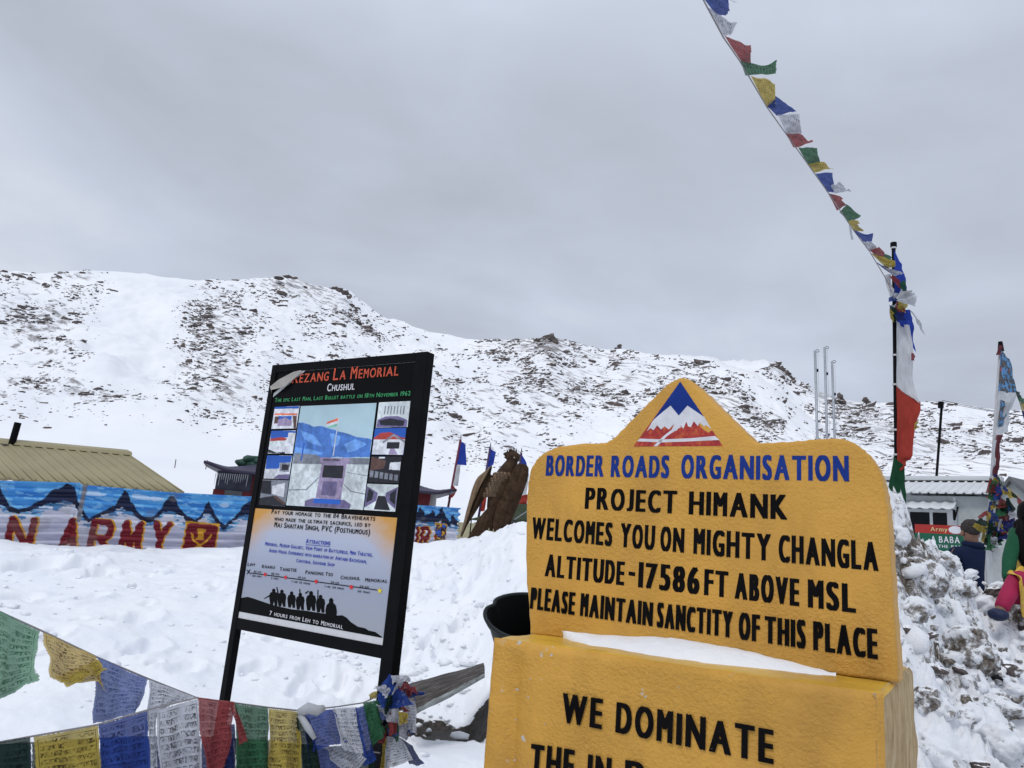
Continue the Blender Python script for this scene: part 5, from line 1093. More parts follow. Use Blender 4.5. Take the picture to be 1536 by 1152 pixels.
def chunk(px, py, wpx, hpx, name, m_, label, cat, seed, group=None, dirtv=.5, jit=.22, sink=.25):
    """a lump at its place on the heap"""
    p = on_heap(px, py+hpx*.3); s_ = p[1]/FOC; r_ = random.Random(seed)
    bm = bmesh.new(); bmesh.ops.create_icosphere(bm, subdivisions=4, radius=1)
    v = np.array([q.co[:] for q in bm.verts]); bm.verts.index_update(); f_ = np.array([[q.index for q in ff.verts] for ff in bm.faces]); bm.free()
    n_ = fbm(v[:, 0]*1.4+seed, v[:, 1]*1.4+v[:, 2]*1.9, 4, seed)*jit*2.2+(ridged(v[:, 0]*3+v[:, 2]*2+seed, v[:, 1]*3-v[:, 2], 3, seed)-.5)*jit*1.1
    v = v*(1+n_)[:, None]*np.array([wpx/2*s_, wpx/2.3*s_, hpx/2*s_]); a = r_.uniform(-.5, .5); v = np.stack([v[:, 0]*math.cos(a)-v[:, 2]*math.sin(a), v[:, 1], v[:, 0]*math.sin(a)+v[:, 2]*math.cos(a)], 1)
    v += p+np.array([0, 0, hpx*s_*(.5-sink)*.6])
    dv = np.clip(dirtv-.55*v[:, 2]/np.abs(v[:, 2]).max()*0+.8*n_*-1, 0, 1)
    return tag(obj(name, v, f_, m_, smooth=True, attrs={'dirt': dv}), label, cat, group)
rr2 = np.random.RandomState(71); N_ = 5200
ax_ = rr2.uniform(1.5, 6.6, N_); ay_ = rr2.uniform(3.0, 7.6, N_); az_, al_, af_ = heap_z(ax_, ay_); okk = (fbm(ax_*1.5, ay_*1.5, 3, 77)+.25*rr2.normal(size=N_) > -.10); ax_, ay_, az_ = ax_[okk], ay_[okk], az_[okk]; N_ = len(ax_)
sz_ = np.exp(rr2.normal(-3.75, .55, N_)); sz_ = np.minimum(sz_, .075)
v, f_ = rocks_mesh(np.stack([ax_, ay_, az_+sz_*.15], 1), np.stack([sz_*rr2.uniform(.8, 1.5, N_), sz_, sz_*rr2.uniform(.6, 1.0, N_)], 1), rr2.normal(0, .4, N_), 5)
dd_ = np.clip(rr2.normal(.52, .34, N_)+.5*fbm(ax_*1.3, ay_*1.3, 3, 61), 0, 1); o = obj('snow_rubble', v, f_, M['dirty_snow'], attrs={'dirt': np.repeat(dd_, len(icov))}); o['kind'] = 'stuff'
G_ = 'chunks of dirty snow on the heap'
for i, (px, py, w_, h_, dv, lab) in enumerate([
        (1455, 965, 66, 66, .75, 'largest brown dirty snow chunk with a white cap in the middle of the heap'), (1470, 985, 46, 44, .8, 'brown chunk with a dark hollow below, right beside the largest chunk'), (1385, 860, 60, 52, .72, 'big grey dirty chunk in the upper left of the heap beside the yellow board'),
        (1418, 838, 36, 26, .5, 'grey white chunk in front of the green shop sign'), (1452, 862, 26, 16, .35, 'whitish chunk directly below the man in navy'), (1440, 880, 42, 28, .55, 'dirty chunk left of the kneeling woman, above the largest chunk'),
        (1375, 915, 44, 34, .55, 'crumbly dirty chunk touching the right edge of the yellow board'), (1412, 905, 30, 24, .5, 'small dirty chunk between the yellow board and the largest chunk'), (1480, 905, 34, 24, .35, 'pale chunk just left of the pink leg'),
        (1390, 1045, 40, 40, .66, 'reddish dirty chunk beside the top of the bare plinth side'), (1415, 1060, 36, 28, .5, 'dirty chunk low on the heap right of the plinth'), (1445, 1075, 34, 30, .6, 'dark edged chunk low in the middle of the heap'),
        (1505, 1060, 50, 30, .62, 'brown overhanging chunk near the right edge of the photo, below the black box'), (1500, 1110, 54, 44, .30, 'big icy white chunk in the lower right corner'), (1410, 1130, 70, 40, .38, 'wide grey icy chunk at the bottom edge right of the plinth'),
        (1520, 1035, 34, 24, .5, 'grey chunk at the right edge beside the black box'), (1350, 800, 26, 30, .45, 'small chunk on the crest right at the yellow board'), (1500, 880, 30, 20, .4, 'low chunk on the crest between the two people')]):
    chunk(px, py, w_, h_, 'snow_chunk', M['dirty_snow'], lab, 'snow', 100+i*7, G_, dv)
for i, (px, py, w_, h_, lab) in enumerate([(1512, 1002, 32, 22, 'brown rounded stone half sunk in snow above the black box'), (1440, 1005, 20, 10, 'small dark stone under the largest dirty chunk'), (1365, 945, 24, 14, 'black stone in the snow close to the right edge of the yellow board'), (1392, 952, 26, 10, 'long black stone right of the other black stone by the yellow board'),
        (1400, 1000, 34, 12, 'flat black stone field piece left of the largest chunk'), (1490, 886, 22, 14, 'dark stone under the pale chunk left of the pink leg'), (1478, 1150, 36, 18, 'grey stone at the bottom edge, lower right'), (1533, 940, 10, 10, 'tiny dark stone at the right edge below the yellow skirt')]):
    chunk(px, py, w_, h_, 'stone', M['rock'], lab, 'stone', 400+i*3, 'stones in the snow heap', jit=.14)
p = on_heap(1490, 1022); s_ = p[1]/FOC; b = MB(); X = np.array([24*s_, -.02, -.01]); Yv = np.array([.02, .10, .035]); Z = np.array([-3*s_*0, -.02, 9*s_])
b.hexa([p-X/2-Z*.4, p+X/2-Z*.4, p+X/2+Yv-Z*.4, p-X/2+Yv-Z*.4], [p-X/2+Z*.8, p+X/2+Z*.6, p+X/2+Yv+Z*.7, p-X/2+Yv+Z*.9]); o = b.build('black_box', plain('black_plastic', (.012, .012, .013), .5), bevel=.004); fix_normals(o); tag(o, 'small flat black box lying on the dirty snow heap', 'box')

# ================================================================ RUBBISH BIN BEHIND THE STONE
bn = thing('rubbish_bin', 'open dark plastic bin with notched rim behind the left edge of the yellow stone', 'bin', tuple(atz(800, 1100, .0)*np.array([1, 1, 0])))
BC = at(797, 925, 4.15); tilt = R(24)
def binp(a, r_, h): 
    x, y, z = r_*math.cos(a)-h*.32, r_*math.sin(a), h
    y2 = y*math.cos(tilt)-z*math.sin(tilt); z2 = y*math.sin(tilt)+z*math.cos(tilt); return BC+np.array([x, y2, z2])
n = 64; V = []
def rr_(a): return .245*(1-.10*math.exp(-((a-R(156))/R(9))**2))
prof = [(1.0, 0), (1.05, .008), (1.055, .0), (1.05, -.028), (1.0, -.03), (.97, -.3), (.93, -.62), (.86, -1.0), (.0, -1.0)]
for (k, h) in prof:
    for i in range(n): a = 2*math.pi*i/n; V.append(binp(a, rr_(a)*k, h))
F = grid_faces(len(prof), n); F = [(i*n+k, i*n+(k+1) % n, (i+1)*n+(k+1) % n, (i+1)*n+k) for i in range(len(prof)-1) for k in range(n)]
o = obj('body', V, F, M['bin_plastic'], bn, smooth=True); fix_normals(o)
V = []
for (k, h) in [(1.0, 0), (.955, -.02), (.93, -.3), (.88, -.7), (0, -.9)]:
    for i in range(n): a = 2*math.pi*i/n; V.append(binp(a, rr_(a)*k, h))
obj('inside', V, [((i+1)*n+k, (i+1)*n+(k+1) % n, i*n+(k+1) % n, i*n+k) for i in range(4) for k in range(n)], plain('bin_inside', (.006, .007, .007), .7), bn, smooth=True)
b = MB(); b.tube([binp(2*math.pi*i/n, rr_(2*math.pi*i/n)*1.03, .0) for i in range(n+1)], .011, 8); b.build('rim', plain('bin_rim', (.03, .036, .038), .4), bn, smooth=True)

# ================================================================ OLD PLANK AND ITS SNOW
def old_wood():
    m_, t_, bb = new_mat('weathered_wood'); u_, v_, _ = t_.sep(t_.coord('UV')); g = t_.noise(t_.comb(t_.math('MULTIPLY', u_, 3.0), t_.math('MULTIPLY', v_, 34.0), 0.0), 1, 6, .7, .4)
    c = t_.ramp(g, [(.40, (.010, .008, .007)), (.48, (.045, .034, .028)), (.56, (.11, .095, .083)), (.70, (.26, .245, .23))])
    ed = t_.ramp(t_.math('ADD', v_, t_.math('MULTIPLY', t_.noise(t_.coord('UV'), 8, 3), .08)), [(.955, 0.0), (.975, 1.0)])
    c = t_.mix(ed, c, t_.ramp(t_.noise(t_.coord('UV'), 12, 4), [(.35, (.22, .24, .24)), (.65, (.36, .39, .39))]))
    rd = t_.ramp(t_.noise(t_.coord('UV'), 9, 5, .65), [(.60, 0.0), (.68, .7)]); c = t_.mix(rd, c, (.07, .035, .024)); c = t_.mix(t_.ramp(t_.noise(t_.coord('UV'), 6, 5, .7), [(.45, .0), (.62, .75)]), c, (.03, .026, .023))
    t_.put(bb.inputs['Base Color'], c); bb.inputs['Roughness'].default_value = .8; t_.put(bb.inputs['Normal'], t_.bump(g, .6, .02)); return m_
M['old_wood'] = old_wood()
qa, qb, qc, qd = at(598, 1034, 6.9), at(726, 999, 7.25), at(727, 1018, 6.75), at(612, 1078, 6.35)
nu, nv = 60, 20; V = []; UVs = []
for i in range(nu):
    for j in range(nv):
        s_, t_ = i/(nu-1), j/(nv-1); p = (qa*(1-s_)+qb*s_)*(1-t_)+(qd*(1-s_)+qc*s_)*t_
        p = p+np.array([0, 0, .05*math.sin(t_*math.pi)*(1-.3*s_)+.012*float(fbm(np.array(s_*4), np.array(t_*7), 3, 9))]); V.append(p); UVs.append((s_, t_))
pk_ = obj('old_plank', V, grid_faces(nu, nv), M['old_wood'], smooth=True, uv=UVs); sd_ = pk_.modifiers.new('thick', 'SOLIDIFY'); sd_.thickness = .022; sd_.offset = -1
tag(pk_, 'weathered grey brown plank lying half buried in the snow bank', 'plank')

# ================================================================ CABIN, SHOP SIGN, PEOPLE
CBa, CBb = at(1352, 742, 13.2), at(1482, 742, 12.3); CB = Plane(CBa, math.atan2(CBb[1]-CBa[1], CBb[0]-CBa[0]))
cb = thing('white_cabin', 'white prefab cabin with ribbed roof, window and small awning', 'cabin', tuple(CB.w(.5, .5, -1)))
ul, ve = CB.uv(1352, 743); ur = CB.uv(1486, 743)[0]; ul -= .5
b = MB(); b.pbox(CB, ul, ur, .3, ve, -2.6, 0); b.build('wall', plain('cabin_wall', srgb(165, 170, 170), .55, bump=.05), cb)
vr = CB.uv(1420, 720)[1]+.10
rp = [CB.w(ul-.1, vr, -1.0), CB.w(ur+.05, vr, -1.0), CB.w(ul-.1, ve+.02, .18), CB.w(ur+.05, ve+.02, .18)]
roof_plane(*rp, 'roof', M['white_sheet'], cb, 15, .03, 12, .02)
roof_plane(CB.w(ur+.05, vr, -1.0), CB.w(ul-.1, vr, -1.0), CB.w(ur+.05, ve, -2.7), CB.w(ul-.1, ve, -2.7), 'roof', M['white_sheet'], cb, 9, .03, 6, .02)
b = MB(); b.pbox(CB, ul-.1, ur+.05, vr-.01, vr+.07, -1.08, -.80); b.build('ridge_cap', M['white_sheet'], cb)
b = MB(); b.pbox(CB, ul-.1, ur+.05, vr-.035, vr-.012, -.80, -.77); b.build('ridge_gap_shade', plain('gap_shade', (.02, .02, .02), .9), cb)  # near-black bar, painted shade of the open gap below the cap
wa, wt = CB.uv(1364, 768); wb, wbt = CB.uv(1428, 792)
wf = MB(); wf.pbox(CB, wa-.04, wb+.05, wbt-.25, wt+.05, 0, .04); wfo = wf.build('window', plain('white_frame', (.55, .56, .57), .4), cb)
mid = (wa+wb)/2+.02
for a0, a1 in ((wa+.02, mid-.02), (mid+.03, wb-.06)):
    b = MB(); b.pbox(CB, a0, a1, wbt-.2, wt, .04, .046); b.build('pane', plain('dark_glass', (.012, .013, .015), .12), wfo)
aw = [CB.w(ul, CB.uv(1400, 760)[1]+.07, .0), CB.w(CB.uv(1437, 764)[0], CB.uv(1437, 760)[1]+.07, .0), CB.w(ul, CB.uv(1400, 767)[1]+.01, .30), CB.w(CB.uv(1437, 767)[0], CB.uv(1400, 767)[1]+.01, .30)]
roof_plane(*aw, 'awning', M['white_sheet'], cb, 8, .025, 6, .015)
b = MB(); c_ = aw[3]; b.bar(c_, c_-np.array([0, 0, .17]), .03, .03); b.bar(c_-np.array([0, 0, .17]), aw[1]-np.array([0, 0, .08]), .02, .02); b.build('bracket', M['black_metal'], cb)
b = MB(); b.pbox(CB, CB.uv(1431, 775)[0], CB.uv(1435, 775)[0], .3, ve-.02, 0, .02); b.build('corner_strip', M['white_sheet'], cb)
# second cabin at the frame edge: gable end
C2a, C2b = at(1486, 760, 12.0), at(1560, 760, 11.4); C2 = Plane(C2a, math.atan2(C2b[1]-C2a[1], C2b[0]-C2a[0]))
c2t = thing('grey_cabin', 'pale grey cabin gable at the right edge behind the flag bundle', 'cabin', tuple(C2.w(.4, .5, -1)))
gl, gr, gt = C2.uv(1488, 762), C2.uv(1566, 764), C2.uv(1519, 722)
b = MB(); fr_ = [C2.w(gl[0], .3), C2.w(gr[0], .3), C2.w(*gr), C2.w(*gt), C2.w(*gl)]; b.prism(fr_, [q-C2.n*2.2 for q in fr_]); o = b.build('wall', M['cabin_wall'], c2t); fix_normals(o)
for (a, c_) in ((gl, gt), (gt, gr)):
    b = MB(); A0 = C2.w(a[0], a[1]+.0, .12); B0 = C2.w(c_[0], c_[1]+.0, .12); u3 = np.array([0, 0, .07]); b.hexa([A0, B0, B0+u3, A0+u3], [A0-C2.n*2.4, B0-C2.n*2.4, B0-C2.n*2.4+u3, A0-C2.n*2.4+u3]); o = b.build('roof', plain('grey_roof', (.12, .125, .13), .6), c2t); fix_normals(o)
# shop sign
S1 = Plane(at(1390, 800, 10.8), math.atan2(CBb[1]-CBa[1], CBb[0]-CBa[0])); sg = thing('shop_sign', 'red and green shop sign with white lettering in front of the white cabin', 'sign', tuple(S1.w(.4, 1.5, 0)))
sa, stp = S1.uv(1372, 786); sb_, _ = S1.uv(1452, 788); smd = S1.uv(1410, 800.5)[1]; sbt = S1.uv(1410, 832)[1]
b = MB(); b.pbox(S1, sa, sb_, smd, stp, -.03, 0); b.build('red_band', plain('sign_red', (.36, .030, .022), .4), sg)
b = MB(); b.pbox(S1, sa, sb_, sbt, smd-.001, -.03, .001); b.build('green_panel', plain('sign_green', (.008, .10, .055), .4), sg)
for u_ in (sa+.1, sb_-.1): b = MB(); b.pbox(S1, u_-.02, u_+.02, .5, sbt, -.03, -.005); b.build('post', M['galvanised'], sg)
tx = MB(); line_of_text(tx, 'Army', S1, (1396, 796.5), (1421.5, 797.5), 6.2, w=.003, fat=.022, fatv=.012, gap=.12, small=.0 or None); tx.build('red_band_lettering', plain('sign_cream', (.62, .52, .25), .5), sg)
tx = MB(); line_of_text(tx, 'A BABA', S1, (1396.5, 813.5), (1440, 815), 9.5, w=.004, fat=.022, fatv=.012, gap=.14, small=0); line_of_text(tx, 'OF THE PASS', S1, (1394, 821), (1446, 823), 4.4, w=.004, fat=.022, fatv=.012, gap=.16, small=0, space=.45); tx.build('green_panel_lettering', M['white_paint'], sg)
b = MB(); c_ = S1.uv(1433, 795); b.add([S1.w(c_[0]+.085*math.cos(a*math.pi/10), c_[1]+.055*math.sin(a*math.pi/10), .003) for a in range(20)], [list(range(20))]); b.build('oval_badge', M['white_paint'], sg)
# man in navy jacket, back turned, behind the heap
sknm = plain('skin', (.20, .11, .075), .55); navy = plain('navy_jacket', (.010, .017, .045), .7, bump=.3, bscale=14, bd=.02); capm = plain('grey_hair', (.045, .040, .038), .9, var=.4, scale=40, bump=.4, bscale=70)
YM = 8.2
hc = at(1456, 798, YM); base = np.array([hc[0]+.02, hc[1], hc[2]-1.62])
mn = thing('person', 'man in navy jacket with grey hair, back turned, standing behind the snow heap', 'person', tuple(base))
def rel(o_, dx, dy, dz): return np.array(o_)+np.array([dx, dy, dz])
ch_ = [(rel(base, 0, 0, .90), (.15, .12)), (rel(base, 0, .0, 1.15), (.155, .12)), (rel(base, -.01, -.01, 1.36), (.165, .11)), (rel(base, -.015, -.01, 1.46), (.06, .06)), (rel(hc, 0, 0, -.05), (.075, .085)), (rel(hc, 0, 0, .06), (.075, .09)),
       (rel(base, -.21, 0, 1.40), (.075, .075)), (rel(base, -.27, .02, 1.10), (.05, .05)), (rel(base, -.24, .1, .86), (.038, .038)), (rel(base, -.23, .14, .78), (.034, .022)),
       (rel(base, .21, 0, 1.39), (.075, .075)), (rel(base, .27, .02, 1.10), (.05, .05)), (rel(base, .25, .1, .86), (.038, .038)), (rel(base, .24, .14, .78), (.034, .022)),
       (rel(base, -.09, 0, .82), (.09, .09)), (rel(base, -.10, 0, .46), (.06, .06)), (rel(base, -.10, .0, .06), (.045, .045)), (rel(base, -.10, .16, .03), (.04, .03)),
       (rel(base, .09, 0, .82), (.09, .09)), (rel(base, .10, 0, .46), (.06, .06)), (rel(base, .10, 0, .06), (.045, .045)), (rel(base, .10, .16, .03), (.04, .03))]
ED = [(0, 1), (1, 2), (2, 3), (3, 4), (4, 5), (2, 6), (6, 7), (7, 8), (8, 9), (2, 10), (10, 11), (11, 12), (12, 13), (0, 14), (14, 15), (15, 16), (16, 17), (0, 18), (18, 19), (19, 20), (20, 21)]
skin('body', ch_, sknm, mn, 2, 0, ED)
jk = [(rel(p, 0, 0, 0), (r_[0]+.028, r_[1]+.03)) for p, r_ in ch_]
sel = [0, 1, 2, 6, 7, 8, 10, 11, 12]; mp = {k: i for i, k in enumerate(sel)}; jc = [jk[k] for k in sel]; jc.append((rel(base, -.012, -.01, 1.47), (.105, .10)))
skin('jacket', jc, navy, mn, 2, 0, [(mp[a], mp[c_]) for a, c_ in ED if a in mp and c_ in mp]+[(mp[2], 9)])
sel = [0, 14, 15, 16, 18, 19, 20]; mp = {k: i for i, k in enumerate(sel)}
skin('trousers', [(ch_[k][0], (ch_[k][1][0]+.012, ch_[k][1][1]+.012)) for k in sel], plain('dark_trousers', (.015, .015, .018), .8), mn, 2, 0, [(mp[a], mp[c_]) for a, c_ in ED if a in mp and c_ in mp])
b = MB(); b.blob(rel(hc, .005, -.005, .045), .096, .112, .098, 5, .05, 3); b.build('hair', capm, mn, smooth=True)
for sx in (-1, 1): b = MB(); b.blob(rel(hc, sx*.088, .01, -.02), .014, .026, .036, 8, .03, 2); b.build('ear', sknm, mn, smooth=True)
b = MB(); b.blob(rel(hc, 0, .1, -.03), .02, .028, .03, 9, .03, 2); b.build('nose', sknm, mn, smooth=True)
b = MB(); ring = [rel(base, .078*math.cos(2*math.pi*i/16)-.012, .078*math.sin(2*math.pi*i/16)-.01, 1.485+.012*math.sin(2*math.pi*i/16)) for i in range(17)]; ring = [q_+np.array([0, 0, .0]) for q_ in ring]; b.tube(ring, .034, 8); b.build('collar', navy, mn, smooth=True)

# woman crouching at the frame edge
YW = 6.3
def pw(px, py, dy=0.): return at(px, py, YW+dy)
wb_ = pw(1545, 925); wn = thing('person', 'crouching woman in green cardigan, yellow printed kurta and pink leggings', 'person', tuple(wb_))
hip = pw(1556, 890, .12); chs = pw(1546, 815, .05); nk = pw(1546, 789, .04); hdp = pw(1546, 765, .02)
body = [(hip, (.15, .13)), (pw(1552, 850, .1), (.12, .10)), (chs, (.13, .10)), (nk, (.045, .045)), (hdp, (.075, .085)), (pw(1547, 752, .02), (.075, .085)),
        (pw(1526, 800, 0), (.046, .046)), (pw(1514, 838, -.02), (.036, .036)), (pw(1512, 872, -.10), (.026, .026)), (pw(1514, 884, -.16), (.032, .018)),
        (pw(1570, 800, .1), (.052, .052)), (pw(1580, 842, .02), (.045, .045)), (pw(1560, 868, -.2), (.03, .03)), (pw(1550, 874, -.25), (.032, .018)),
        (pw(1526, 866, -.22), (.060, .060)), (pw(1510, 897, -.30), (.053, .053)), (pw(1500, 916, -.32), (.042, .042)), (pw(1494, 924, -.38), (.018, .014)),
        (pw(1566, 876, -.25), (.078, .078)), (pw(1560, 925, -.05), (.045, .045)), (pw(1560, 938, -.02), (.04, .04)), (pw(1556, 940, -.15), (.03, .022))]
ED2 = [(0, 1), (1, 2), (2, 3), (3, 4), (4, 5), (2, 6), (6, 7), (7, 8), (8, 9), (2, 10), (10, 11), (11, 12), (12, 13), (0, 14), (14, 15), (15, 16), (16, 17), (0, 18), (18, 19), (19, 20), (20, 21)]
skin('body', body, sknm, wn, 2, 0, ED2)
def garment(name, sel, add, m_, extra=()):
    mp = {k: i for i, k in enumerate(sel)}; skin(name, [(body[k][0], (body[k][1][0]+add, body[k][1][1]+add)) for k in sel], m_, wn, 2, 0, [(mp[a], mp[c_]) for a, c_ in ED2 if a in mp and c_ in mp])
garment('leggings', [0, 14, 15, 16, 18, 19, 20], .012, plain('pink_leggings', (.32, .012, .062), .75, bump=.5, bscale=9, bd=.03))
garment('cardigan', [2, 6, 7, 8, 10, 11, 12], .022, plain('green_knit', (.008, .075, .035), .85, bump=.5, bscale=26, bd=.015))
def kurta_mat():
    m_, t_, bb = new_mat('printed_yellow_cotton'); co = t_.coord(); k = t_.ramp(t_.voro(co, 34), [(.30, 1.0), (.42, 0.0)]); k = t_.math('MULTIPLY', k, t_.ramp(t_.noise(co, 22, 4, .6), [(.45, 0.0), (.55, 1.0)]))
    c = t_.mix(k, t_.ramp(t_.noise(co, 12, 4), [(.35, (.56, .33, .03)), (.65, (.66, .46, .07))]), (.50, .16, .14)); t_.put(bb.inputs['Base Color'], c); bb.inputs['Roughness'].default_value = .8; return m_
M['kurta'] = kurta_mat()
garment('kurta', [0, 1, 2], .03, M['kurta'])
V = []; nu, nv = 26, 22
edge_t = [pw(1511, 861, -.20), pw(1524, 853, -.14), pw(1540, 850, -.05), pw(1560, 848, .05), pw(1585, 850, .1)]
edge_b = [pw(1525, 872, -.34), pw(1528, 921, -.22), pw(1534, 926, -.20), pw(1548, 930, -.16), pw(1590, 935, -.1)]
for i in range(nu):
    s_ = i/(nu-1)*4; k = min(int(s_), 3); f0 = s_-k; T_ = edge_t[k]*(1-f0)+edge_t[k+1]*f0; B_ = edge_b[k]*(1-f0)+edge_b[k+1]*f0
    for j in range(nv):
        t_ = j/(nv-1); p = T_*(1-t_)+B_*t_+np.array([0, -.09*math.sin(t_*math.pi*.9), .015*math.sin(i*.9+t_*3)]); V.append(p)
o = obj('kurta_skirt', V, grid_faces(nu, nv), M['kurta'], wn, smooth=True); sd_ = o.modifiers.new('t', 'SOLIDIFY'); sd_.thickness = .006
hm = plain('black_hair', (.006, .005, .005), .55, bump=.4, bscale=60)
b = MB(); b.blob(pw(1547, 770, .01), .105, .11, .12, 4, .03, 3); b.blob(pw(1533, 815, -.04), .05, .05, .20, 6, .06, 3); b.blob(pw(1532, 790, .0), .06, .06, .07, 6, .06, 3); b.build('hair', hm, wn, smooth=True)
b = MB(); b.blob(pw(1556, 766, -.09), .018, .03, .03, 3, .02, 2); b.build('nose', sknm, wn, smooth=True)
b = MB(); b.blob(pw(1497, 922, -.36), .066, .085, .048, 3, .05, 3); b.build('shoe', plain('navy_shoe', (.012, .02, .06), .6), wn, smooth=True)

# ================================================================ MASTS AND FLAGS
def cloth(name, q, m_, parent=None, nu=14, nv=14, amp=.03, seed=0, curl=0., fray=.25, uvflip=False):
    """a hanging or blown piece of cloth: q = corners (a, b on the cord or pole; c, d free)"""
    a, b_, c_, d_ = [np.array(p, float) for p in q]; L = np.linalg.norm(b_-a)+1e-6
    s_, t_ = np.meshgrid(np.linspace(0, 1, nu), np.linspace(0, 1, nv), indexing='ij'); s_ = s_[..., None]; t_ = t_[..., None]
    P = (a*(1-s_)+b_*s_)*(1-t_)+(d_*(1-s_)+c_*s_)*t_
    n_ = np.cross(b_-a, d_-a+c_-b_); n_ /= np.linalg.norm(n_)+1e-9; tx_ = (b_-a)/L
    w1 = fbm(s_*2.6+seed*3.1, t_*1.6+seed, 4, seed)+.30*np.sin(s_*9+seed+t_*2.2)-.55*np.abs(vnoise(s_*4.3+t_*1.7*(-1)**seed+seed, t_*2.1, seed+3)-.5)*2
    P = P+n_*(amp*w1*(.15+t_*1.1))+n_*curl*t_**2
    P = P+tx_*(amp*fray*fbm(t_*3+seed, s_*.8, 3, seed+4)*np.where((s_ < .02) | (s_ > .98), 1, .6))
    dn_ = (c_+d_)/2-(a+b_)/2; P = P+dn_*(.05*fray*2*fbm(s_*6+seed, t_*0+1, 3, seed+7)*t_**3)
    uv = np.concatenate([s_, 1-t_], -1).reshape(-1, 2)
    return obj(name, P.reshape(-1, 3), grid_faces(nu, nv), m_, parent, smooth=True, uv=uv)
# three grey masts
for i, (px, py0, xb, hh, lab) in enumerate([(1222.5, 526, 1226, 9, 'grey metal mast, leftmost of the three bare masts above the yellow stone'), (1237, 521, 1240.5, 9, 'grey metal mast, tallest and middle of the three bare masts above the yellow stone'), (1248, 542, 1252, 9, 'grey metal mast, right and shortest of the three bare masts above the yellow stone')]):
    Y_ = 26+i*1.2; tp = at(px, py0, Y_); bt = at(xb, 657, Y_); dr = (bt-tp)/(tp[2]-bt[2]); gnd = tp+dr*(tp[2]-1.2)
    m_ = thing('flag_mast', lab, 'mast', tuple(gnd), 'bare grey flag masts')
    b = MB(); b.tube([gnd, tp], .048, 10); b.build('pole', M['galvanised'], m_, smooth=True)
    b = MB(); b.tube([tp+np.array([.09+.06*math.cos(a*math.pi/6), 0, .0+.05*math.sin(a*math.pi/6)]) for a in range(13)], .012, 6); b.build('pulley', plain('pulley_dark', (.12, .12, .13), .5), m_)
    b = MB(); b.tube([tp+np.array([.09, -.03, -.02]), gnd+np.array([.08, -.03, .9])], .006, 4); b.build('rope', plain('pale_rope', (.4, .4, .4), .8), m_)
    b = MB(); q = tp+dr*(.7+i*.3); b.pbox(Plane(q, 0), .03, .09, q[2]-.1, q[2], -.05, .05); b.build('cleat', M['black_metal'], m_)
# three banner poles behind the fence and the bird
for i, (tp, bt, lab, segs) in enumerate([
        ((691, 659), (672, 762), 'tall blue white red banner on a pole right of the notice board', [('blue', (691, 661), (683, 697), (700, 698), (698, 666)), ('white', (683, 696), (678, 728), (687, 729), (691, 697)), ('red', (678, 727), (672, 748), (679, 746), (686, 735))]),
        ((735.5, 671), (718, 775), 'blue banner on a pole between the notice board and the bird statue', [('blue', (735.5, 673), (728, 704), (740, 697), (744, 678)), ('white', (728, 704), (724, 736), (733, 735), (738, 700)), ('red', (724, 736), (720, 768), (727, 766), (731, 740))]),
        ((782, 679), (772, 764), 'blue white red banner half hidden between bird statue and yellow stone', [('blue', (782, 681), (778, 710), (793, 710), (790, 694)), ('white', (778, 710), (779, 743), (790, 742), (794, 710)), ('red', (779, 743), (775, 760), (790, 758), (792, 742))])]):
    Y_ = 22.0; a = at(*tp, Y_); c_ = at(*bt, Y_); dr = (c_-a)/(a[2]-c_[2]); gnd = a+dr*(a[2]-1.0)
    m_ = thing('banner_pole', lab, 'banner', tuple(gnd), 'banner poles behind the fence')
    b = MB(); b.tube([gnd, a], .035, 8); b.build('pole', plain('banner_pole', (.055, .03, .10), .6) if i != 0 else plain('maroon_pole', (.13, .02, .04), .6), m_, smooth=True)
    b = MB(); b.tube([a-dr*.02, a+np.array([0, 0, .16])], [.02, .004], 6); b.build('finial', M['black_metal'], m_)
    for k_, a_, b_, c2_, d_ in segs: cloth('flag_panel', [at(*p, Y_-.02) for p in (a_, b_, c2_, d_)], M['cloth_'+k_], m_, 10, 10, .05, i*5+len(k_))
# thin snow stakes
for i, (x_, y0, x2, y1, lab) in enumerate([(264, 689, 262, 700, 'thin stake standing in the snow slope left of the dark hut'), (311, 690, 308.5, 702, 'thin stake in the snow slope right above the eave of the dark hut')]):
    b = MB(); a = at(x_, y0, 60); c_ = at(x2, y1+2, 60); b.tube([c_, a], .035, 6); tag(b.build('snow_stake', M['dark_wood']), lab, 'stake', 'stakes in the snow')
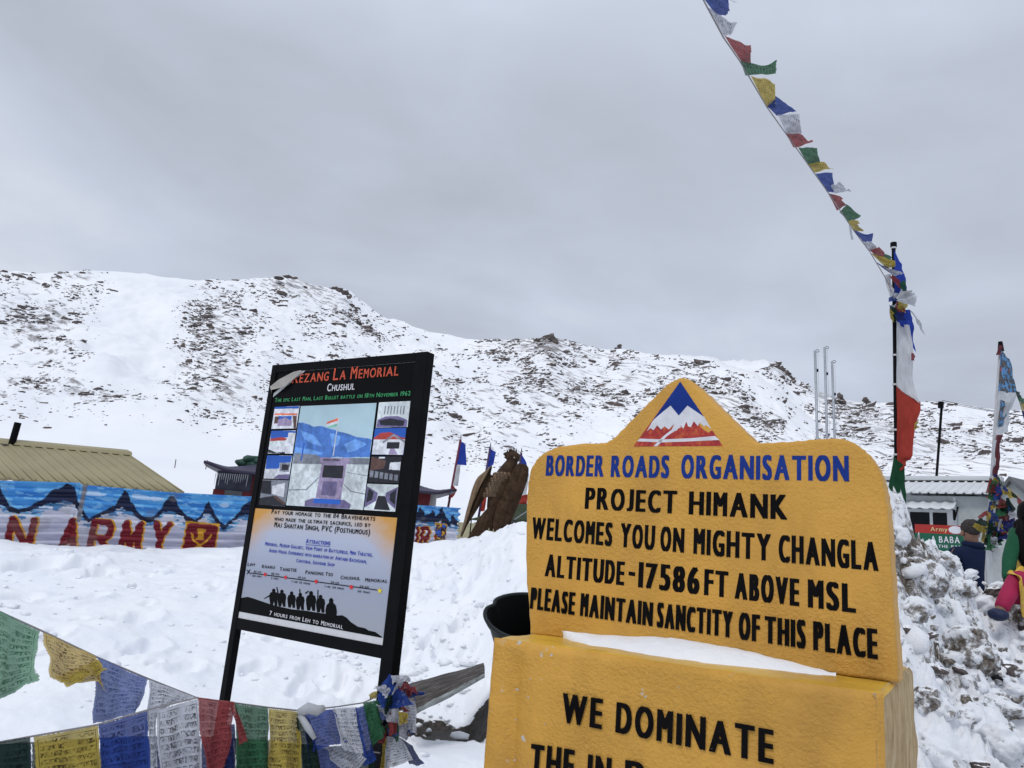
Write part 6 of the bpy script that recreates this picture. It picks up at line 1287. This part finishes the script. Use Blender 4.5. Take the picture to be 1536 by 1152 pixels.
# big pole with tall prayer banner
YP = 6.3
pt, pb = at(1340.3, 366, YP), at(1345.5, 770, YP); dr = (pb-pt)/(pt[2]-pb[2]); gnd = pt+dr*(pt[2]-.6)
bp = thing('prayer_banner_pole', 'tall black pole with vertical blue, white, red and green banner right of the stone', 'flag pole', tuple(gnd))
b = MB(); b.tube([gnd, pt], .017, 10); b.build('pole', M['black_metal'], bp, smooth=True)
b = MB(); b.tube([pt-np.array([0, 0, .03]), pt+np.array([0, 0, .012])], .028, 10); b.build('pole_cap', M['black_metal'], bp)
for yk in (372, 533, 577, 645, 682, 706): q = at(np.interp(yk, [366, 770], [1340.3, 1345.5]), yk, YP); b = MB(); b.tube([q-np.array([0, 0, .008]), q+np.array([0, 0, .008])], .024, 10); b.build('tie', plain('pale_tie', (.5, .5, .5), .7), bp)
for k_, q, am, sd in [('blue', [(1341, 374), (1342, 452), (1359, 446), (1350, 398)], .02, 1), ('blue', [(1344, 466), (1346, 484), (1372, 530), (1364, 466)], .03, 2), ('white', [(1345, 482), (1345, 579), (1376, 606), (1360, 490)], .045, 3), ('red', [(1345, 577), (1346, 700), (1362, 690), (1378, 604)], .05, 4), ('red', [(1346, 680), (1348, 707), (1353, 704), (1360, 684)], .03, 5), ('green', [(1341, 684), (1328, 757), (1357, 757), (1354, 700)], .02, 6)]:
    cloth('flag_panel', [at(*p, YP-.03) for p in q], M['cloth_'+k_], bp, 16, 26, am, sd, .04, .10)
sk = [('scarf', [(1326, 413), (1336, 448), (1347, 446), (1340, 412)], 'white'), ('scarf', [(1340, 440), (1350, 455), (1376, 458), (1378, 436)], 'grey'), ('scarf', [(1352, 434), (1344, 448), (1366, 446), (1374, 432)], 'white'), ('scarf', [(1362, 462), (1370, 470), (1392, 500), (1390, 482)], 'white')]
o = thing('silk_scarves', 'white silk scarves knotted around the tall black pole', 'scarf', tuple(at(1345, 455, YP-.06)))
for i, (nm, q, c_) in enumerate(sk): cloth(nm, [at(*p, YP-.09-.01*i) for p in q], M['cloth_'+c_], o, 14, 14, .05, 20+i, -.03)
b = MB(); ring = [at(1343+6*math.cos(a), 462+9*math.sin(a*.7), YP-.03+.05*math.sin(a)) for a in np.linspace(0, 12, 40)]; b.tube(ring, .018, 6); b.build('knot', M['cloth_grey'], o, smooth=True)

FLAGLAB = 'flag'
def string_of(name, label, cordpts, flags, cordr, amp, nu=14, group=None):
    t0 = thing(name, label, 'prayer flags', tuple(cordpts[len(cordpts)//2]), group)
    b = MB(); b.tube(cordpts, cordr, 5); b.build('cord', plain('cord', (.25, .24, .25), .8), t0)
    for i, (c_, q, k) in enumerate(flags): cloth('flag', q, M[c_], t0, nu, nu, amp*(k if k else 1), i*3+len(label) % 7, 0)
    return t0
# the line of flags across the sky
SF = [('blue', (1050, -9), (1072, 20), (1093, 23), (1097, -9)), ('white', (1060, 10), (1087, 57), (1098, 50), (1104, 39)), ('red', (1087, 55), (1112, 93), (1127, 96), (1127, 68)), ('green', (1110, 91), (1118, 114), (1164, 111), (1165, 98)), ('yellow', (1126, 114), (1150, 161), (1163, 162), (1163, 128)),
      ('blue', (1151, 160), (1165, 174), (1196, 168), (1163, 145)), ('white', (1166, 172), (1180, 202), (1204, 202), (1201, 175)), ('red', (1178, 200), (1190, 221), (1220, 219), (1203, 201)), ('green', (1197, 221), (1212, 248), (1233, 248), (1226, 223)), ('yellow', (1210, 246), (1222, 260), (1253, 254), (1232, 243)),
      ('blue', (1223, 260), (1240, 288), (1253, 289), (1251, 261)), ('white', (1246, 278), (1252, 290), (1278, 288), (1258, 276)), ('red', (1242, 290), (1256, 317), (1269, 307), (1262, 295)), ('green', (1259, 318), (1272, 332), (1294, 326), (1269, 306)), ('yellow', (1271, 331), (1282, 347), (1294, 347), (1288, 331)),
      ('blue', (1279, 346), (1295, 362), (1308, 364), (1309, 351)), ('white', (1292, 360), (1304, 377), (1319, 377), (1310, 364)), ('red', (1305, 376), (1321, 391), (1328, 380), (1318, 369)), ('green', (1320, 388), (1331, 398), (1342, 392), (1329, 380)), ('yellow', (1306, 380), (1330, 403), (1343, 401), (1342, 391)),
      ('blue', (1313, 393), (1340, 413), (1353, 413), (1332, 401)), ('white', (1320, 400), (1341, 414), (1357, 412), (1345, 405)), ('red', (1333, 414), (1350, 433), (1355, 430), (1345, 416)), ('green', (1349, 425), (1352, 437), (1360, 437), (1356, 420))]
cx_ = [1020, 1053, 1085, 1110, 1150, 1180, 1213, 1243, 1280, 1305, 1330, 1342]; cy_ = [-70, -4, 56, 92, 160, 202, 248, 290, 345, 378, 420, 450]
def sdep(y): return np.interp(y, [-70, 0, 100, 200, 300, 400, 450], [2.7, 3.0, 3.6, 4.4, 5.3, 6.1, 6.25])
fl = []
for i, (c_, a, b_, c2_, d_) in enumerate(SF):
    A_0 = at(*a, sdep(a[1])); B_0 = at(*b_, sdep(b_[1])); k = (-1)**i*.05
    fl.append(('flag_'+c_, [A_0, B_0, at(*c2_, sdep(b_[1])+.05+k), at(*d_, sdep(a[1])-.03+k)], 1.0))
sky_string = string_of('prayer_flag_line', 'long line of small coloured prayer flags sweeping across the sky to the black pole', [at(x_, y_, sdep(y_)) for x_, y_ in zip(cx_, cy_)], fl, .004, .022, 16)
cloth('ribbon', [at(1273, 338, 5.6), at(1276, 338, 5.6), at(1280, 359, 5.6), at(1277, 361, 5.6)], M['cloth_grey'], sky_string, 4, 8, .01, 2)
cloth('ribbon', [at(1092, -2, 3.0), at(1093, -1, 3.0), at(1107, 4, 3.0), at(1100, 2, 3.0)], M['cloth_grey'], sky_string, 3, 6, .005, 2)
# tangle on the black pole
tg = thing('tied_flags', 'tangle of red, yellow and dark flags tied round the tall black pole', 'prayer flags', tuple(at(1343, 465, YP-.08)))
for i, (c_, q) in enumerate([('red', [(1346, 452), (1340, 466), (1354, 474), (1360, 460)]), ('yellow', [(1348, 452), (1346, 462), (1358, 470), (1362, 456)]), ('navy', [(1338, 462), (1340, 482), (1358, 480), (1356, 468)]), ('dark', [(1334, 456), (1336, 478), (1344, 484), (1346, 462)]), ('yellow', [(1335, 462), (1335, 474), (1340, 486), (1341, 470)]), ('blue', [(1333, 446), (1333, 452), (1343, 452), (1340, 444)]), ('red', [(1367, 529), (1367, 540), (1373, 541), (1372, 530)]), ('yellow', [(1372, 634), (1371, 645), (1377, 642), (1378, 632)])]):
    cloth('flag', [at(*p, YP-.10-.008*i) for p in q], M['flag_'+c_], tg, 9, 9, .03, 40+i)
# right pole with printed banner
YQ = 7.2
qt, qm, qb = at(1501, 521, YQ), at(1488, 715, YQ), at(1480, 862, YQ); g2 = np.array([qb[0]-.02, qb[1], 1.0])
rp_ = thing('printed_banner_pole', 'pale pole with long printed blue and grey banner near the right edge', 'flag pole', tuple(g2))
b = MB(); b.tube([g2, qb, qm, qt], .018, 8); b.build('pole', plain('pale_pole', (.42, .42, .44), .5), rp_, smooth=True)
def print_mat():
    m_, t_, bb = new_mat('printed_banner'); uv = t_.coord('UV'); n_ = t_.noise(uv, 5, 5, .7); n2_ = t_.noise(t_.mapping(uv, loc=(3, 1, 0)), 3.4, 4, .7)
    c = t_.ramp(n_, [(.40, (.07, .20, .42)), (.47, (.10, .27, .50)), (.50, (.03, .03, .035)), (.62, (.10, .09, .085)), (.70, (.32, .28, .25))], 'LINEAR'); r_ = t_.ramp(n2_, [(.63, 0.0), (.66, .8)]); c = t_.mix(r_, c, (.35, .05, .03))
    t_.put(bb.inputs['Base Color'], c); bb.inputs['Roughness'].default_value = .7; return m_
M['banner_print'] = print_mat()
for i, (m_, q) in enumerate([(M['banner_print'], [(1501, 524), (1498, 588), (1525, 590), (1515, 538)]), (M['cloth_grey'], [(1498, 587), (1493, 655), (1511, 648), (1525, 589)]), (M['banner_print'], [(1501, 600), (1497, 640), (1506, 640), (1516, 604)]), (plain('maroon_cloth', (.10, .022, .03), .8), [(1495, 652), (1487, 716), (1498, 716), (1504, 652)]), (M['cloth_grey'], [(1491, 660), (1484, 722), (1490, 720), (1495, 662)])]):
    cloth('flag_panel', [at(*p, YQ-.03-.012*i) for p in q], m_, rp_, 14, 18, .035, 60+i)
b = MB(); b.tube([qt-np.array([0, 0, .04]), qt+np.array([0, 0, .06])], [.03, .02], 8); b.build('pole_cap', M['black_metal'], rp_); cloth('flag_panel', [at(*p, YQ-.04) for p in ((1499, 517), (1494, 533), (1504, 531), (1503, 518))], plain('maroon_cloth', (.10, .022, .03)), rp_, 6, 6, .02, 3)
string_of('prayer_flag_line', 'short string of flags blown right from the printed banner at the right edge', [at(1523, 585, YQ), at(1530, 602, 7.0), at(1538, 622, 6.8), at(1552, 650, 6.6)], [('flag_'+c_, [at(*p, 7.0) for p in q], 1) for c_, q in (('dark', [(1523, 586), (1526, 597), (1533, 596), (1529, 588)]), ('green', [(1526, 596), (1532, 610), (1538, 604), (1534, 596)]), ('yellow', [(1529, 604), (1534, 622), (1543, 618), (1540, 606)]), ('navy', [(1532, 616), (1537, 634), (1545, 630), (1543, 618)]))], .003, .015, 8)
rr = random.Random(17); bu = thing('tied_flags', 'thick bundle of many coloured prayer flags tied low around the pale pole', 'prayer flags', tuple(at(1488, 770, YQ-.1)))
spec = [('green', (1484, 716), (1482, 748), (1494, 756), (1494, 722)), ('navy', (1490, 710), (1492, 735), (1502, 728), (1496, 712)), ('yellow', (1490, 716), (1490, 728), (1498, 726), (1496, 716)), ('blue', (1491, 735), (1490, 750), (1503, 748), (1499, 736)), ('white', (1486, 742), (1484, 756), (1492, 756), (1493, 744)), ('blue', (1484, 752), (1482, 768), (1491, 768), (1493, 754)), ('red', (1499, 742), (1496, 764), (1512, 760), (1508, 752)), ('dark', (1494, 756), (1492, 780), (1518, 772), (1512, 758)),
        ('red', (1498, 772), (1496, 790), (1524, 782), (1522, 766)), ('navy', (1500, 782), (1498, 800), (1520, 796), (1520, 780)), ('yellow', (1480, 766), (1480, 790), (1488, 790), (1489, 766)), ('dark', (1470, 776), (1462, 786), (1480, 794), (1482, 778)), ('yellow', (1463, 784), (1459, 790), (1474, 800), (1481, 790)), ('yellow', (1474, 796), (1472, 814), (1482, 814), (1482, 792)), ('navy', (1482, 790), (1482, 820), (1490, 818), (1490, 790)), ('red', (1490, 790), (1490, 808), (1502, 806), (1502, 786)), ('dark', (1488, 800), (1490, 818), (1506, 812), (1504, 796)), ('yellow', (1496, 780), (1500, 792), (1508, 790), (1502, 774)),
        ('white', (1486, 806), (1486, 822), (1498, 820), (1496, 806)), ('red', (1466, 774), (1468, 778), (1482, 772), (1480, 766)), ('green', (1500, 760), (1498, 774), (1510, 772), (1512, 762)), ('blue', (1494, 728), (1494, 742), (1504, 744), (1504, 734)), ('dark', (1480, 812), (1480, 824), (1492, 826), (1492, 812))]
for i in range(26):
    cx2 = rr.uniform(1480, 1512); cy2 = rr.uniform(718, 806); w2 = rr.uniform(7, 15); h2 = rr.uniform(10, 24); sk2 = rr.uniform(-8, 8)
    spec.append((rr.choice(['green', 'navy', 'red', 'yellow', 'blue', 'dark', 'white', 'dark', 'red']), (cx2, cy2), (cx2+w2*.4, cy2-rr.uniform(-3, 5)), (cx2+w2+sk2, cy2+h2*.8), (cx2+sk2-2, cy2+h2)))
for i, (c_, *q) in enumerate(spec): cloth('flag', [at(*p, YQ-.08-.10*rr.random()-(.03 if i % 3 == 0 else 0)) for p in q], M['flag_'+c_], bu, 10, 10, .04, 80+i)
b = MB(); b.pbox(Plane(at(1492, 850, YQ-.1), 0), -.045, .045, 1.0, at(1484, 822, YQ)[2], -.05, .04); tag(b.build('white_post', plain('white_post_paint', (.48, .50, .51), .6)), 'white wooden post under the bundle of prayer flags', 'post')
string_of('prayer_flag_line', 'slanting string of flags from the flag bundle past the grey gable', [at(1496, 712, YQ), at(1506, 730, 7.0), at(1520, 738, 6.8), at(1545, 762, 6.6)], [('flag_'+c_, [at(*p, 6.95) for p in q], 1) for c_, q in (('green', [(1497, 712), (1504, 727), (1506, 734), (1499, 722)]), ('blue', [(1504, 727), (1512, 734), (1513, 740), (1505, 736)]), ('yellow', [(1503, 734), (1514, 738), (1518, 742), (1504, 742)]), ('dark', [(1516, 736), (1526, 744), (1526, 750), (1518, 744)]), ('red', [(1526, 744), (1538, 754), (1536, 764), (1527, 758)]))], .003, .015, 8)
# dark utility pole and its wires
p0_, p1_ = at(1413, 603, 24.0), at(1404.5, 719, 24.0); g3 = p0_+(p1_-p0_)*((p0_[2]-.8)/(p0_[2]-p1_[2]))
up = thing('wire_pole', 'thin dark pole carrying wires behind the white cabin', 'pole', tuple(g3))
b = MB(); b.tube([g3, p0_], .042, 8); b.build('pole', M['black_metal'], up, smooth=True)
b = MB(); b.tube([at(1411, 612, 23.9), at(1411.5, 603, 23.9)], .09, 8); b.build('insulator', M['black_metal'], up)
for dz, y1 in ((0, 612), (.06, 614)): b = MB(); q0_, q1_ = p0_+np.array([0, 0, dz]), at(1700, y1+26, 19.0); b.tube([q0_+(q1_-q0_)*k-np.array([0, 0, .5*k*(1-k)]) for k in np.linspace(0, 1, 14)], .008, 5); b.build('wire', M['black_metal'], up)

# ================================================================ PRAYER FLAGS IN THE FOREGROUND
def fdep(x): return np.interp(x, [-80, 0, 150, 300, 450, 575, 640], [2.15, 2.3, 2.55, 2.85, 3.2, 3.48, 3.45])
def fq(pts, dz=0.0, lean=.06): return [at(x_, y_, fdep(x_)+dz-(lean if i > 1 else 0)) for i, (x_, y_) in enumerate(pts)]
up_c = [(-90, 872), (0, 918), (62, 946), (146, 986), (222, 1018), (296, 1047), (350, 1054), (402, 1061), (450, 1066), (505, 1060), (545, 1054), (575, 1040)]
UF = [('pale', [(-55, 890), (60, 946), (42, 1026), (-50, 1082)], 1.2), ('cream', [(62, 947), (143, 985), (157, 1038), (76, 1016)], 1.0), ('yellow', [(80, 1016), (146, 990), (160, 1010), (104, 1035)], .8), ('lightblue', [(147, 986), (221, 1019), (203, 1072), (130, 1090)], 1.0), ('white', [(223, 1019), (294, 1046), (236, 1064), (222, 1100)], .7),
      ('red', [(296, 1046), (351, 1052), (338, 1150), (300, 1172)], 1.2), ('red', [(343, 1052), (353, 1055), (371, 1112), (360, 1117)], .5), ('green', [(353, 1055), (402, 1061), (404, 1172), (348, 1178)], 1.0), ('yellow', [(401, 1062), (450, 1067), (449, 1168), (402, 1170)], 1.0), ('dark', [(446, 1068), (462, 1076), (478, 1180), (444, 1190)], 1.0),
      ('blue', [(453, 1070), (502, 1063), (523, 1112), (470, 1128)], 1.0), ('white', [(500, 1062), (535, 1060), (550, 1132), (514, 1126)], .9), ('navy', [(455, 1085), (470, 1090), (484, 1180), (470, 1190)], .8), ('white', [(478, 1122), (520, 1116), (545, 1140), (528, 1172)], .9), ('lightblue', [(474, 1124), (500, 1120), (510, 1190), (474, 1190)], .8), ('blue', [(532, 1062), (545, 1058), (565, 1140), (546, 1150)], .9), ('green', [(543, 1054), (566, 1050), (577, 1100), (560, 1122)], 1.0)]
string_of('prayer_flag_string', 'upper string of big printed prayer flags sloping down to the notice board leg', [at(x_, y_, fdep(x_)) for x_, y_ in up_c], [('flag_'+c_, fq(q, -.012*i if c_ in ('yellow',) and i == 2 else .0-.004*i), k) for i, (c_, q, k) in enumerate(UF)], .003, .030, 26)
lo_c = [(-90, 1128), (0, 1113), (50, 1104), (146, 1087), (224, 1064), (297, 1046)]
LF = [('dark', [(-80, 1126), (43, 1105), (44, 1230), (-80, 1240)], 1.0), ('yellow', [(50, 1105), (147, 1087), (151, 1215), (53, 1225)], .9), ('blue', [(147, 1087), (222, 1064), (224, 1210), (150, 1215)], 1.0), ('white', [(234, 1064), (297, 1047), (302, 1190), (236, 1200)], .9), ('white', [(222, 1066), (234, 1062), (236, 1190), (224, 1195)], .6), ('navy', [(326, 1090), (352, 1085), (356, 1190), (320, 1195)], .8)]
string_of('prayer_flag_string', 'lower string of printed prayer flags along the bottom left edge of the photo', [at(x_, y_, fdep(x_)-.10) for x_, y_ in lo_c], [('flag_'+c_, fq(q, -.10 if i < 5 else .06, .02), k) for i, (c_, q, k) in enumerate(LF)], .003, .028, 26)
DF = [('navy', (-60, 45)), ('dark', (46, 148)), ('navy', (150, 226)), ('navy', (228, 300)), ('navy', (302, 350)), ('dark', (352, 404)), ('navy', (405, 450)), ('navy', (452, 520)), ('dark', (520, 562))]
dtop = lambda x_: 1118+.018*x_-18*math.sin(max(0, x_)/560*math.pi)
string_of('prayer_flag_string', 'dark navy and green string of prayer flags hanging behind the other two strings', [at(x_, dtop(x_), fdep(x_)+.10) for x_ in (-90, 0, 100, 200, 300, 400, 500, 575)], [('flag_'+c_, [at(xa_, dtop(xa_), fdep(xa_)+.10), at(xb_, dtop(xb_), fdep(xb_)+.10), at(xb_+3, 1250, fdep(xb_)+.08), at(xa_+2, 1250, fdep(xa_)+.08)], .8) for c_, (xa_, xb_) in DF], .003, .025, 18)
# bundle tied round the leg of the notice board
bu2 = thing('tied_flags', 'bundle of crumpled prayer flags tied round the right leg of the notice board', 'prayer flags', tuple(at(585, 1065, 3.4)))
for i, (c_, q, dz) in enumerate([('blue', [(566, 1036), (585, 1010), (600, 1018), (574, 1042)], 0), ('white', [(587, 1013), (611, 1013), (618, 1026), (589, 1029)], -.04), ('blue', [(565, 1042), (596, 1024), (622, 1058), (574, 1063)], -.07), ('white', [(562, 1030), (570, 1040), (582, 1046), (576, 1034)], -.09), ('red', [(594, 1026), (612, 1022), (618, 1036), (600, 1034)], -.06), ('red', [(578, 1060), (597, 1066), (596, 1100), (585, 1106)], -.08), ('yellow', [(596, 1066), (613, 1070), (611, 1086), (599, 1086)], -.10), ('white', [(606, 1048), (624, 1052), (624, 1100), (600, 1098)], -.05),
        ('blue', [(612, 1046), (618, 1036), (641, 1038), (632, 1046)], -.03), ('dark', [(572, 1052), (592, 1060), (588, 1106), (566, 1100)], -.02), ('green', [(545, 1058), (570, 1054), (576, 1098), (560, 1120)], -.06), ('navy', [(560, 1050), (575, 1054), (590, 1110), (580, 1116)], -.0), ('white', [(580, 1104), (602, 1106), (620, 1140), (575, 1156)], -.06), ('navy', [(600, 1106), (618, 1118), (636, 1148), (612, 1148)], -.02), ('yellow', [(575, 1106), (580, 1106), (576, 1160), (570, 1160)], -.07), ('lightblue', [(600, 1020), (618, 1030), (625, 1050), (606, 1046)], -.02), ('red', [(604, 1034), (622, 1030), (628, 1042), (612, 1046)], -.05), ('blue', [(604, 1098), (624, 1096), (622, 1106), (606, 1106)], -.04), ('yellow', [(552, 1042), (566, 1036), (568, 1048), (556, 1052)], -.03)]):
    cloth('flag', [at(x_, y_, 3.47+dz-(.03 if j > 1 else 0)) for j, (x_, y_) in enumerate(q)], M['flag_'+c_], bu2, 16, 16, .028, 120+i)
rb_ = random.Random(5)
for i in range(16):
    cx2, cy2 = rb_.uniform(560, 604), rb_.uniform(1022, 1092); w2, h2 = rb_.uniform(10, 24), rb_.uniform(14, 34); k2_ = rb_.uniform(-8, 10)
    cloth('flag', [at(x_, y_, 3.41+rb_.uniform(-.05, .03)) for x_, y_ in ((cx2, cy2), (cx2+w2, cy2-rb_.uniform(-6, 10)), (cx2+w2+k2_, cy2+h2), (cx2+k2_-3, cy2+h2*.9))], M['flag_'+rb_.choice(['blue', 'navy', 'white', 'green', 'lightblue', 'red', 'dark', 'blue'])], bu2, 14, 14, .03, 160+i)
b = MB(); b.tube([at(448, 1070, 3.1), at(462, 1062, 3.1), at(476, 1066, 3.12), at(486, 1062, 3.14)], [.016, .022, .020, .012], 8); b.tube([at(450, 1072, 3.1), at(462, 1092, 3.08), at(472, 1108, 3.08)], [.012, .014, .008], 8); b.build('twisted_scarf', M['cloth_grey'], bu2, smooth=True)
